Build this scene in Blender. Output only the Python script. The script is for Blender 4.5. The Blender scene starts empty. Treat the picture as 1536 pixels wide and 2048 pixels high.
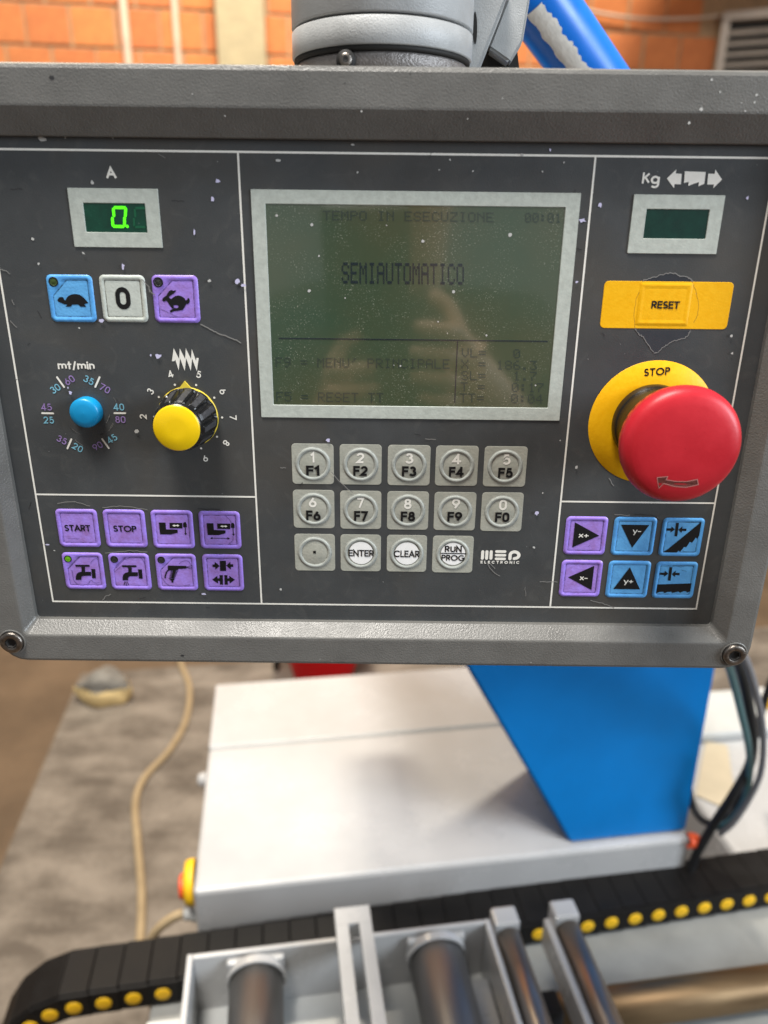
import bpy, bmesh, math, random
from mathutils import Vector
S = bpy.context.scene
COL = S.collection
random.seed(7)
rad = math.radians
# ------------------------------------------------------------------ camera
H, D, PITCH, ROLL, FPX = 1.55, 0.346, rad(20.8), 0.0118, 1500.0
cd = bpy.data.cameras.new("camera"); cam = bpy.data.objects.new("camera", cd); COL.objects.link(cam)
cam.location = (0, 0, H)
S.camera = cam
_r0 = Vector((1, 0, 0)); _u0 = Vector((0, math.sin(PITCH), math.cos(PITCH))); _f = Vector((0, math.cos(PITCH), -math.sin(PITCH)))
_r = _r0*math.cos(ROLL)+_u0*math.sin(ROLL); _u = -_r0*math.sin(ROLL)+_u0*math.cos(ROLL)
from mathutils import Matrix
cam.rotation_euler = Matrix((( _r.x, _u.x, -_f.x), (_r.y, _u.y, -_f.y), (_r.z, _u.z, -_f.z))).to_euler()
cd.sensor_fit = 'VERTICAL'; cd.sensor_height = 36.0; cd.lens = FPX/2048*36.0
cd.clip_start = 0.01; cd.clip_end = 100
cd.dof.use_dof = True; cd.dof.focus_distance = 0.362; cd.dof.aperture_fstop = 26.37/4.2
# ------------------------------------------------------------------ world, lamps, exposure
w = bpy.data.worlds.new("World"); S.world = w; w.use_nodes = True
bg = w.node_tree.nodes["Background"]; bg.inputs[0].default_value = (0.95, 0.97, 1.0, 1); bg.inputs[1].default_value = 0.32
S.view_settings.view_transform = 'Standard'; S.view_settings.look = 'None'; S.view_settings.exposure = 0.10; S.view_settings.gamma = 1.0
S.cycles.use_denoising = True
S.cycles.max_bounces = 6; S.cycles.diffuse_bounces = 3; S.cycles.glossy_bounces = 3
S.cycles.caustics_reflective = False; S.cycles.caustics_refractive = False
def area(name, loc, target, size, sy, power, color):
    l = bpy.data.lights.new(name, 'AREA'); l.shape = 'RECTANGLE'; l.size = size; l.size_y = sy; l.energy = power; l.color = color
    o = bpy.data.objects.new(name, l); COL.objects.link(o); o.location = loc
    o.rotation_euler = (Vector(target)-Vector(loc)).to_track_quat('-Z', 'Y').to_euler()
    return o
area("skylight_lamp", (-0.55, -0.45, 4.9), (0.0, 0.45, 1.2), 1.2, 0.9, 232, (1.0, 0.95, 0.88))
area("doorway_lamp", (2.7, -0.75, 2.15), (0.0, 0.45, 1.3), 1.0, 1.2, 84, (0.80, 0.90, 1.0))
area("rear_skylight_lamp", (-2.2, 3.2, 4.6), (0.1, 0.6, 1.1), 1.2, 1.0, 34, (1.0, 0.80, 0.55))
area("wall_skylight_lamp", (-0.3, 2.6, 6.0), (0.0, 5.6, 2.6), 0.6, 0.6, 430, (1.0, 0.9, 0.74))
# ------------------------------------------------------------------ frames of reference
A = rad(8.5); EX = Vector((math.cos(A), math.sin(A), 0)); EY = Vector((-math.sin(A), math.cos(A), 0))
def RM(x, y, z): return EX*x+EY*y+Vector((0, 0, z))                  # hall axes -> world
def PN(u, v, lift=0.0): return Vector((u, D-lift, v))                 # panel face (u right, v up, lift towards the viewer)
def ray(px, py): return _f+_r*((px-768)/FPX)-_u*((py-1024)/FPX)
def onpanel(px, py, lift=0.0):
    d = ray(px, py); t = (D-lift)/d.y
    return (d.x*t, H+d.z*t)
def onyplane(px, py, y):
    d = ray(px, py); return Vector((0, 0, H))+d*(y/d.y)
def onz(px, py, z):
    d = ray(px, py); return Vector((0, 0, H))+d*((z-H)/d.z)
def onroomy(px, py, y):
    d = ray(px, py); return Vector((0, 0, H))+d*(y/d.dot(EY))
def onroomx(px, py, x):
    d = ray(px, py); return Vector((0, 0, H))+d*(x/d.dot(EX))
class Zm:                                                             # reading frame of an enlarged detail: (x0, y0, scale)
    def __init__(s, x0, y0, k): s.x0, s.y0, s.k = x0, y0, k
    def __call__(s, x, y, lift=0.0): return onpanel(s.x0+x/s.k, s.y0+y/s.k, lift)
PX = Zm(0, 0, 1.0)
Z1 = Zm(80, 530, 9.035); Z2 = Zm(240, 530, 9.035); Z3 = Zm(290, 1010, 7.314); Z4 = Zm(100, 1010, 7.314); Z5 = Zm(1110, 1020, 9.6)
Z6 = Zm(1260, 1020, 9.6); ZK = Zm(560, 860, 2.954); ZA = Zm(40, 300, 3.339); ZG = Zm(1100, 300, 3.523); ZD = Zm(60, 690, 7.68)
ZY = Zm(270, 690, 7.314); ZE = Zm(1080, 500, 3.368); ZL = Zm(500, 360, 2.259); ZM = Zm(940, 1080, 12.8); ZQ = Zm(0, 500, 3.0)
# ------------------------------------------------------------------ materials
def lin(h):
    c = [int(h[i:i+2], 16)/255 for i in (1, 3, 5)]
    return tuple(x/12.92 if x <= .04045 else ((x+.055)/1.055)**2.4 for x in c)+(1,)
def sc(c, k): return tuple(x*k for x in c[:3])+(1,)
MATS = {}
def mat(name, color, rough=.5, metal=0., bump=None, var=None, spec=.5, emit=None, coat=0., objrand=0., aniso=None, stretch=None):
    """bump=(scale, distance), var=(scale, amount, [second colour])"""
    m = bpy.data.materials.new(name); m.use_nodes = True; MATS[name] = m
    nt = m.node_tree; N = nt.nodes; Lk = nt.links; b = N["Principled BSDF"]
    if isinstance(color, str): color = lin(color)
    b.inputs["Base Color"].default_value = color; b.inputs["Roughness"].default_value = rough; b.inputs["Metallic"].default_value = metal
    b.inputs["Specular IOR Level"].default_value = spec; b.inputs["Coat Weight"].default_value = coat; b.inputs["Coat Roughness"].default_value = .08
    tc = N.new("ShaderNodeTexCoord"); src = tc.outputs["Object"]
    if stretch:
        mp = N.new("ShaderNodeMapping"); mp.inputs["Scale"].default_value = stretch; Lk.new(src, mp.inputs[0]); src = mp.outputs[0]
    cur = None
    if var:
        n = N.new("ShaderNodeTexNoise"); n.inputs["Scale"].default_value = var[0]; n.inputs["Detail"].default_value = 6; n.inputs["Roughness"].default_value = .62
        Lk.new(src, n.inputs["Vector"])
        rp = N.new("ShaderNodeValToRGB"); rp.color_ramp.elements[0].position = .34; rp.color_ramp.elements[1].position = .66
        c2 = var[2] if len(var) > 2 else sc(color, 1-var[1])
        if isinstance(c2, str): c2 = lin(c2)
        rp.color_ramp.elements[0].color = c2; rp.color_ramp.elements[1].color = sc(color, 1+var[1]*.4) if len(var) < 3 else color
        Lk.new(n.outputs["Fac"], rp.inputs[0]); cur = rp.outputs[0]
        mr = N.new("ShaderNodeMapRange"); mr.inputs[1].default_value = .3; mr.inputs[2].default_value = .7
        mr.inputs[3].default_value = max(0, rough-.09); mr.inputs[4].default_value = min(1, rough+.09)
        Lk.new(n.outputs["Fac"], mr.inputs[0]); Lk.new(mr.outputs[0], b.inputs["Roughness"])
    if objrand:
        oi = N.new("ShaderNodeObjectInfo"); hv = N.new("ShaderNodeHueSaturation"); m1 = N.new("ShaderNodeMapRange")
        m1.inputs[3].default_value = 1-objrand; m1.inputs[4].default_value = 1+objrand
        Lk.new(oi.outputs["Random"], m1.inputs[0]); Lk.new(m1.outputs[0], hv.inputs["Value"])
        m2 = N.new("ShaderNodeMapRange"); m2.inputs[3].default_value = .5-objrand*.04; m2.inputs[4].default_value = .5+objrand*.06
        Lk.new(oi.outputs["Random"], m2.inputs[0]); Lk.new(m2.outputs[0], hv.inputs["Hue"])
        if cur: Lk.new(cur, hv.inputs["Color"])
        else: hv.inputs["Color"].default_value = color
        cur = hv.outputs[0]
    if cur: Lk.new(cur, b.inputs["Base Color"])
    if bump:
        n2 = N.new("ShaderNodeTexNoise"); n2.inputs["Scale"].default_value = bump[0]; n2.inputs["Detail"].default_value = 4
        Lk.new(src, n2.inputs["Vector"])
        bp = N.new("ShaderNodeBump"); bp.inputs["Distance"].default_value = bump[1]; bp.inputs["Strength"].default_value = 1
        Lk.new(n2.outputs["Fac"], bp.inputs["Height"]); Lk.new(bp.outputs[0], b.inputs["Normal"])
    if emit:
        ec = emit[0]; ec = lin(ec) if isinstance(ec, str) else ec
        b.inputs["Emission Color"].default_value = ec; b.inputs["Emission Strength"].default_value = emit[1]
    return m
FRAME = mat("frame_paint", (.150, .147, .138, 1), .33, bump=(1150, .00021), var=(60, .12), spec=.4)
FACE = mat("face_film", (.063, .067, .069, 1), .42, bump=(1500, .00006), var=(28, .16), spec=.4)
def facemat():
    m = FACE; nt = m.node_tree; N = nt.nodes; L = nt.links; b = N["Principled BSDF"]; tc = N["Texture Coordinate"]; old = b.inputs["Base Color"].links[0].from_socket
    def noise(sc_, det, lo, hi, dist=0):
        a = N.new("ShaderNodeTexNoise"); a.inputs["Scale"].default_value = sc_; a.inputs["Detail"].default_value = det; a.inputs["Distortion"].default_value = dist; L.new(tc.outputs["Object"], a.inputs["Vector"])
        r = N.new("ShaderNodeMapRange"); r.inputs[1].default_value = lo; r.inputs[2].default_value = hi; L.new(a.outputs["Fac"], r.inputs[0]); return r.outputs[0]
    def mixc(f, src, col, k):
        mm = N.new("ShaderNodeMath"); mm.operation = 'MULTIPLY'; mm.inputs[1].default_value = k; L.new(f, mm.inputs[0])
        mx = N.new("ShaderNodeMixRGB"); mx.inputs[2].default_value = col; L.new(mm.outputs[0], mx.inputs[0]); L.new(src, mx.inputs[1]); return mx.outputs[0]
    c = mixc(noise(14, 5, .50, .72, .5), old, (.080, .070, .056, 1), .55)
    c = mixc(noise(95, 6, .56, .74, 1.5), c, (.105, .105, .10, 1), .32)
    c = mixc(noise(2100, 2, .70, .76), c, (.22, .22, .215, 1), .55)
    L.new(c, b.inputs["Base Color"])
facemat()
DISCW = mat("disc_white", (.93, .93, .92, 1), .45, var=(300, .04))
FACE2 = mat("face_film_underlayer", (.040, .044, .052, 1), .34, var=(60, .15), spec=.4)
WHITEP = mat("white_print", (.86, .84, .77, 1), .5, var=(240, .06))
BLACKP = mat("black_print", (.008, .008, .009, 1), .45, spec=.35)
PURP = mat("purple_key", (.37, .25, .90, 1), .38, bump=(900, .00012), var=(160, .16, (.32, .19, .62, 1)))
PURG = mat("purple_key_worn_well", (.39, .255, .84, 1), .42, bump=(900, .00012), var=(150, .2, (.31, .17, .50, 1)))
BLUE = mat("blue_key", (.115, .44, .88, 1), .38, bump=(900, .00012), var=(160, .16, (.09, .33, .74, 1)))
BLUG = mat("blue_key_worn_well", (.135, .46, .86, 1), .42, bump=(900, .00012), var=(150, .2, (.10, .34, .68, 1)))
BEIG = mat("grey_key", (.43, .43, .37, 1), .40, bump=(900, .00012), var=(170, .14, (.36, .37, .32, 1)))
BEIR = mat("grey_key_ring", (.41, .435, .405, 1), .38, bump=(900, .0001), var=(260, .14))
WKEY = mat("white_key", (.56, .60, .55, 1), .40, bump=(900, .0001), var=(170, .12))
def grime(name, base):
    m = mat(name, base, .55); nt = m.node_tree; N = nt.nodes; b = N["Principled BSDF"]
    n = N.new("ShaderNodeTexNoise"); n.inputs["Scale"].default_value = 420; n.inputs["Detail"].default_value = 5
    nt.links.new(N["Texture Coordinate"].outputs["Object"], n.inputs["Vector"])
    r = N.new("ShaderNodeValToRGB"); r.color_ramp.elements[0].position = .40; r.color_ramp.elements[1].position = .62
    r.color_ramp.elements[0].color = sc(base, .82); r.color_ramp.elements[1].color = (base[0]*.18, base[1]*.17, base[2]*.15, 1)
    nt.links.new(n.outputs["Fac"], r.inputs[0]); nt.links.new(r.outputs[0], b.inputs["Base Color"]); return m
PURD = grime("purple_key_dirt", (.30, .18, .66, 1)); BLUD = grime("blue_key_dirt", (.10, .36, .74, 1)); BEID = grime("grey_key_dirt", (.40, .41, .36, 1))
PALE = mat("pale_surround", (.50, .54, .49, 1), .5, bump=(1200, .00008), var=(330, .13))
YELL = mat("yellow_film", (.95, .51, .004, 1), .45, bump=(900, .00006), var=(330, .08, (.90, .46, .003, 1)), spec=.3)
RED = mat("red_mushroom", (.54, .018, .030, 1), .36, bump=(500, .00004), var=(45, .12), spec=.4)
BLKPL = mat("black_plastic", (.009, .009, .0095, 1), .26, bump=(700, .00005), spec=.4)
BLKWORN = mat("black_plastic_worn", (.055, .055, .06, 1), .5, bump=(1500, .0004), var=(700, .5))
KYEL = mat("yellow_cap", (.90, .60, .004, 1), .3, var=(60, .05))
KYELP = mat("yellow_pointer", (.78, .60, .06, 1), .4, var=(200, .12))
KBLU = mat("blue_cap", (.004, .27, .56, 1), .32, var=(60, .05))
STEEL = mat("dark_steel", (.26, .235, .21, 1), .38, metal=1., bump=(900, .0002), var=(400, .35))
BLACKH = mat("socket_dark", (.01, .009, .008, 1), .7)
GLASSG = mat("display_window", (.002, .055, .030, 1), .22, var=(180, .3), spec=.6, bump=(900, .00005))
GLASSD = mat("display_window_dark", (.002, .028, .020, 1), .22, var=(180, .4, (.006, .045, .032, 1)), spec=.6)
SEGON = mat("segment_lit", (.05, .8, .01, 1), .5, emit=((.10, 1.0, .004, 1), 1.0))
SEGOFF = mat("segment_off", (.006, .10, .045, 1), .4)
LCDINK = mat("lcd_ink", (.016, .028, .034, 1), .22, spec=.8, coat=.8); LCDINK2 = mat("lcd_ink_faint", (.036, .056, .042, 1), .22, spec=.8, coat=.8)
LEDG = mat("led_green", (.12, .34, .01, 1), .35, emit=((.10, .42, .0, 1), .10))
LEDD = mat("led_olive", (.05, .085, .02, 1), .4, var=(900, .4)); LEDO = mat("led_off", (.022, .024, .022, 1), .4, bump=(2500, .0003))
LAV = mat("lavender_chip", (.60, .58, .80, 1), .6); DUSTW = mat("pale_dust", (.52, .52, .50, 1), .8)
SCRATCH = mat("scratch_pale", (.22, .215, .205, 1), .7); SCRATCHD = mat("scratch_dark", (.022, .022, .024, 1), .7)
CYANP = mat("cyan_print", (.22, .52, .66, 1), .5, var=(300, .2)); VIOP = mat("violet_print", (.33, .22, .50, 1), .5, var=(300, .25))
def lcdmat():
    m = mat("lcd_glass", (.07, .085, .035, 1), .22, spec=.8, coat=1.0); m.node_tree.nodes["Principled BSDF"].inputs["Coat IOR"].default_value = 1.75; m.node_tree.nodes["Principled BSDF"].inputs["Coat Roughness"].default_value = .06; nt = m.node_tree; N = nt.nodes; L = nt.links; b = N["Principled BSDF"]; tc = N["Texture Coordinate"]
    a = N.new("ShaderNodeTexNoise"); a.inputs["Scale"].default_value = 16; a.inputs["Detail"].default_value = 3; L.new(tc.outputs["Object"], a.inputs["Vector"])
    r = N.new("ShaderNodeValToRGB"); r.color_ramp.elements[0].position = .35; r.color_ramp.elements[1].position = .65
    r.color_ramp.elements[0].color = (.040, .078, .044, 1); r.color_ramp.elements[1].color = (.066, .082, .042, 1); L.new(a.outputs["Fac"], r.inputs[0])
    d = N.new("ShaderNodeTexNoise"); d.inputs["Scale"].default_value = 1500; d.inputs["Detail"].default_value = 2; L.new(tc.outputs["Object"], d.inputs["Vector"])
    dr = N.new("ShaderNodeValToRGB"); dr.color_ramp.elements[0].position = .60; dr.color_ramp.elements[1].position = .80; L.new(d.outputs["Fac"], dr.inputs[0])
    e = N.new("ShaderNodeTexNoise"); e.inputs["Scale"].default_value = 60; e.inputs["Detail"].default_value = 4; L.new(tc.outputs["Object"], e.inputs["Vector"])
    er = N.new("ShaderNodeValToRGB"); er.color_ramp.elements[0].position = .40; er.color_ramp.elements[1].position = .66; L.new(e.outputs["Fac"], er.inputs[0])
    mu = N.new("ShaderNodeMath"); mu.operation = 'MULTIPLY'; L.new(dr.outputs[0], mu.inputs[0]); L.new(er.outputs[0], mu.inputs[1])
    mx = N.new("ShaderNodeMixRGB"); mx.inputs[2].default_value = (.36, .38, .30, 1); L.new(mu.outputs[0], mx.inputs[0]); L.new(r.outputs[0], mx.inputs[1])
    L.new(mx.outputs[0], b.inputs["Base Color"])
    return m
LCD = lcdmat()
WPAINT = mat("white_machine_paint", (.45, .45, .45, 1), .25, bump=(300, .0001), var=(7, .09), spec=.8)
GPAINT = mat("light_grey_machine_paint", (.50, .51, .50, 1), .42, bump=(300, .0002), var=(12, .10), spec=.5)
BEDP = mat("grey_bed_paint", (.26, .265, .255, 1), .45, bump=(200, .0003), var=(14, .16))
BPAINT = mat("blue_machine_paint", (.001, .190, .56, 1), .45, bump=(300, .0002), var=(8, .1), spec=.25)
BTUBE = mat("blue_tube_paint", (.002, .20, .82, 1), .35, var=(20, .12))
CHIP = mat("bare_primer", (.97, .93, .84, 1), .8, bump=(300, .0003), var=(120, .08))
JOINT = mat("joint_paint", (.44, .45, .45, 1), .40, bump=(1500, .0002), var=(90, .1))
FLANGE = mat("flange_metal", (.27, .25, .24, 1), .36, metal=.4, bump=(1200, .0005), var=(200, .2))
CHAIN = mat("chain_plastic", (.0065, .0058, .0056, 1), .55, bump=(350, .0003), var=(30, .3), spec=.2)
DOT = mat("yellow_dot", (.85, .50, .008, 1), .55, var=(90, .1))
ROLL_ = mat("roller_steel", (.22, .22, .22, 1), .40, metal=.75, var=(14, .4, (.11, .108, .105, 1)), bump=(180, .0002), stretch=(1, .12, 1))
ROD = mat("rod_steel", (.34, .325, .31, 1), .36, metal=.85, var=(8, .4, (.26, .20, .15, 1)), stretch=(1, .1, 1))
SHAFT = mat("oily_shaft_steel", (.33, .23, .13, 1), .5, metal=1., var=(16, .4, (.14, .09, .05, 1)), stretch=(.15, 1, 1))
RUB = mat("black_rubber", (.012, .012, .013, 1), .6, spec=.3); TEAL = mat("teal_hose", (.08, .21, .23, 1), .45); GREYH = mat("grey_hose", (.20, .20, .215, 1), .55)
CABLE = mat("beige_cable", (.35, .265, .155, 1), .55, var=(20, .15)); CABLEW = mat("white_cable", (.62, .52, .42, 1), .5)
BRICK = mat("brick_clay", (.62, .215, .070, 1), .85, bump=(60, .004), var=(14, .2, (.50, .16, .05, 1)), objrand=.07)
MORTAR = mat("mortar", (.42, .27, .15, 1), .9, bump=(60, .004), var=(20, .2))
CONC = mat("pillar_concrete", (.44, .365, .225, 1), .85, bump=(40, .004), var=(7, .14))
FLOORM = mat("floor_concrete_brown", (.130, .088, .054, 1), .75, bump=(25, .003), var=(3.5, .3), spec=.3)
def padmat():
    m = mat("dusty_grey_concrete", (.30, .25, .195, 1), .8, bump=(30, .003), spec=.3); nt = m.node_tree; N = nt.nodes; L = nt.links; b = N["Principled BSDF"]; tc = N["Texture Coordinate"]
    def nz(scl, det, rot, mapsc, dist=0):
        mp = N.new("ShaderNodeMapping"); mp.inputs["Scale"].default_value = mapsc; mp.inputs["Rotation"].default_value = (0, 0, rot); L.new(tc.outputs["Object"], mp.inputs[0])
        a = N.new("ShaderNodeTexNoise"); a.inputs["Scale"].default_value = scl; a.inputs["Detail"].default_value = det; a.inputs["Distortion"].default_value = dist; L.new(mp.outputs[0], a.inputs["Vector"]); return a.outputs["Fac"]
    def ad(x, y, k):
        mm = N.new("ShaderNodeMath"); mm.operation = 'MULTIPLY_ADD'; mm.inputs[1].default_value = k; L.new(y, mm.inputs[0]); L.new(x, mm.inputs[2]); return mm.outputs[0]
    f = ad(nz(6, 8, .3, (1, 1.4, 1), .3), nz(4, 5, 1.0, (1.0, 3.2, 1), .8), .45); f = ad(f, nz(3.5, 4, 2.3, (1.0, 3.6, 1), .6), .45); f = ad(f, nz(70, 3, 0, (1, 1, 1)), .23)
    r = N.new("ShaderNodeValToRGB"); r.color_ramp.elements[0].position = .90; r.color_ramp.elements[1].position = 1.26
    r.color_ramp.elements[0].color = (.105, .087, .070, 1); r.color_ramp.elements[1].color = (.235, .203, .168, 1); L.new(f, r.inputs[0]); L.new(r.outputs[0], b.inputs["Base Color"])
    mr = N.new("ShaderNodeMath"); mr.operation = 'MULTIPLY'; mr.inputs[1].default_value = .62; L.new(f, mr.inputs[0]); L.new(mr.outputs[0], r.inputs[0])
    r.color_ramp.elements[0].position = .90*.62; r.color_ramp.elements[1].position = 1.26*.62
    return m
PADM = padmat()
SIDEW = mat("side_wall_render", (.26, .20, .15, 1), .85, bump=(40, .004), var=(4, .15))
GRILL = mat("grille_metal", (.44, .39, .33, 1), .5, var=(10, .15)); DARK = mat("dark_void", (.02, .018, .016, 1), .8)
PIPE = mat("pale_pipe", (.66, .48, .36, 1), .5, var=(12, .15))
REDPL = mat("red_bucket_plastic", (.95, .004, .012, 1), .5, spec=.2); LUMPY = mat("cream_foam", (.66, .50, .24, 1), .8, bump=(60, .004), var=(20, .2)); LUMPG = mat("grey_crust", (.20, .19, .17, 1), .85, bump=(60, .005), var=(30, .4))
ORNG = mat("orange_red_plastic", (.75, .10, .03, 1), .4); SUNPATCH = mat("sun_patch", (.50, .43, .31, 1), .7, var=(8, .15))  # the pale yellow is painted sunlight
# ------------------------------------------------------------------ mesh helpers
class MB:
    def __init__(s): s.v, s.f, s.m, s.sm = [], [], [], []
    def add(s, verts, faces, mi=0, smooth=False):
        o = len(s.v); s.v += [Vector(p) for p in verts]
        for f in faces: s.f.append([i+o for i in f]); s.m.append(mi); s.sm.append(smooth)
    def poly(s, pts, mi=0): s.add(pts, [list(range(len(pts)))], mi)
    def box(s, T, x0, x1, y0, y1, z0, z1, mi=0, bev=0.0):
        if bev <= 0:
            P = [T(x, y, z) for z in (z0, z1) for y in (y0, y1) for x in (x0, x1)]
            s.add(P, [(0, 2, 3, 1), (4, 5, 7, 6), (0, 1, 5, 4), (2, 6, 7, 3), (0, 4, 6, 2), (1, 3, 7, 5)], mi)
        else:
            bm = bmesh.new(); bmesh.ops.create_cube(bm, size=1.0)
            for v in bm.verts: v.co = Vector((x0+(v.co.x+.5)*(x1-x0), y0+(v.co.y+.5)*(y1-y0), z0+(v.co.z+.5)*(z1-z0)))
            bmesh.ops.bevel(bm, geom=list(bm.edges), offset=bev, segments=2, affect='EDGES', profile=.5)
            bm.verts.index_update(); s.add([T(*v.co) for v in bm.verts], [[v.index for v in f.verts] for f in bm.faces], mi); bm.free()
    def lathe(s, org, axis, prof, n=48, mi=0, smooth=True, cap0=False, cap1=False):
        """prof: list of (radius, height[, material])"""
        axis = Vector(axis).normalized(); a = axis.orthogonal().normalized(); b = axis.cross(a); org = Vector(org)
        rings = [[org+axis*p[1]+(a*math.cos(2*math.pi*i/n)+b*math.sin(2*math.pi*i/n))*p[0] for i in range(n)] for p in prof]
        o = len(s.v)
        for r in rings: s.v += r
        for k in range(len(prof)-1):
            mm = prof[k][2] if len(prof[k]) > 2 else mi
            for i in range(n):
                j = (i+1) % n; s.f.append([o+k*n+i, o+k*n+j, o+(k+1)*n+j, o+(k+1)*n+i]); s.m.append(mm); s.sm.append(smooth)
        if cap0: s.f.append([o+i for i in range(n)][::-1]); s.m.append(prof[0][2] if len(prof[0]) > 2 else mi); s.sm.append(False)
        if cap1: s.f.append([o+(len(prof)-1)*n+i for i in range(n)]); s.m.append(prof[-1][2] if len(prof[-1]) > 2 else mi); s.sm.append(False)
    def tube(s, pts, r, n=12, mi=0, caps=True):
        pts = [Vector(p) for p in pts]; o = len(s.v); up = Vector((.13, .27, 1)).normalized(); m = len(pts)
        for i, p in enumerate(pts):
            t = (pts[min(i+1, m-1)]-pts[max(i-1, 0)]).normalized(); a = t.cross(up).normalized(); b = t.cross(a); rr = r[i] if isinstance(r, (list, tuple)) else r
            s.v += [p+(a*math.cos(2*math.pi*k/n)+b*math.sin(2*math.pi*k/n))*rr for k in range(n)]
        for i in range(m-1):
            for k in range(n):
                j = (k+1) % n; s.f.append([o+i*n+k, o+i*n+j, o+(i+1)*n+j, o+(i+1)*n+k]); s.m.append(mi); s.sm.append(True)
        if caps:
            s.f.append([o+k for k in range(n)]); s.m.append(mi); s.sm.append(False); s.f.append([o+(m-1)*n+k for k in range(n)][::-1]); s.m.append(mi); s.sm.append(False)
    def build(s, name, mats, parent=None, loc=(0, 0, 0), fix=True):
        """vertices are world points; the object sits at its thing's base (or at loc when it has no parent)"""
        base = Vector(parent["_base"]) if parent is not None else Vector(loc)
        me = bpy.data.meshes.new(name); me.from_pydata([v-base for v in s.v], [], s.f)
        for m in (mats if isinstance(mats, (list, tuple)) else [mats]): me.materials.append(m)
        me.polygons.foreach_set("material_index", s.m); me.polygons.foreach_set("use_smooth", s.sm)
        if fix:
            bm = bmesh.new(); bm.from_mesh(me); bmesh.ops.recalc_face_normals(bm, faces=bm.faces); bm.to_mesh(me); bm.free()
        me.update()
        o = bpy.data.objects.new(name, me); COL.objects.link(o)
        if parent is not None: o.parent = parent
        else: o.location = base
        o["_base"] = tuple(base)
        return o
def thing(name, label, cat, base, group=None):
    o = bpy.data.objects.new(name, None); COL.objects.link(o); o.empty_display_size = .02
    o.location = base; o["_base"] = tuple(base); o["label"] = label; o["category"] = cat
    if group: o["group"] = group
    return o
def tag(o, label, cat, group=None):
    o["label"] = label; o["category"] = cat
    if group: o["group"] = group
    return o
def struct(o): o["kind"] = "structure"; return o
def spline(pts, n=8):
    pts = [Vector(p) for p in pts]; P = [pts[0]*2-pts[1]]+pts+[pts[-1]*2-pts[-2]]; out = []
    for i in range(1, len(P)-2):
        for k in range(n):
            t = k/n; a, b, c, d = P[i-1:i+3]
            out.append(.5*((2*b)+(c-a)*t+(2*a-5*b+4*c-d)*t*t+(3*b-a-3*c+d)*t**3))
    out.append(pts[-1]); return out
# ------------------------------------------------------------------ flat print helpers (points in panel u, v)
def ribbon2(pts, hw, closed=False, cap='butt'):
    """list of quads (u,v) along a polyline; hw half width"""
    P = [Vector(p) for p in pts]; n = len(P); Lf, Rt = [], []
    if not closed and cap == 'square':
        P[0] = P[0]+(P[0]-P[1]).normalized()*hw; P[-1] = P[-1]+(P[-1]-P[-2]).normalized()*hw
    for i in range(n):
        if closed: a, c = P[i-1], P[(i+1) % n]
        else: a, c = P[max(i-1, 0)], P[min(i+1, n-1)]
        d1 = (P[i]-a); d2 = (c-P[i])
        if d1.length < 1e-9: d1 = d2
        if d2.length < 1e-9: d2 = d1
        d1.normalize(); d2.normalize(); t = d1+d2
        if t.length < 1e-4: t = d1.copy()
        t.normalize(); nn = Vector((-t.y, t.x)); cs = max(.35, nn.dot(Vector((-d1.y, d1.x))))
        Lf.append(P[i]+nn*hw/cs); Rt.append(P[i]-nn*hw/cs)
    polys = []
    for i in range(n if closed else n-1):
        j = (i+1) % n; polys.append([Lf[i], Lf[j], Rt[j], Rt[i]])
    return polys
def capsule(p, q, hw, n=7):
    p, q = Vector(p), Vector(q); t = (q-p).normalized(); a0 = math.atan2(t.y, t.x); out = []
    for k in range(n+1): a = a0-math.pi/2+math.pi*k/n; out.append(q+Vector((math.cos(a), math.sin(a)))*hw)
    for k in range(n+1): a = a0+math.pi/2+math.pi*k/n; out.append(p+Vector((math.cos(a), math.sin(a)))*hw)
    return out
def disc(c, r, n=40): return [(c[0]+r*math.cos(2*math.pi*i/n), c[1]+r*math.sin(2*math.pi*i/n)) for i in range(n)]
def arc(cx, cy, rx, ry, a0, a1, n=14): return [(cx+rx*math.cos(rad(a0+(a1-a0)*k/n)), cy+ry*math.sin(rad(a0+(a1-a0)*k/n))) for k in range(n+1)]
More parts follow.
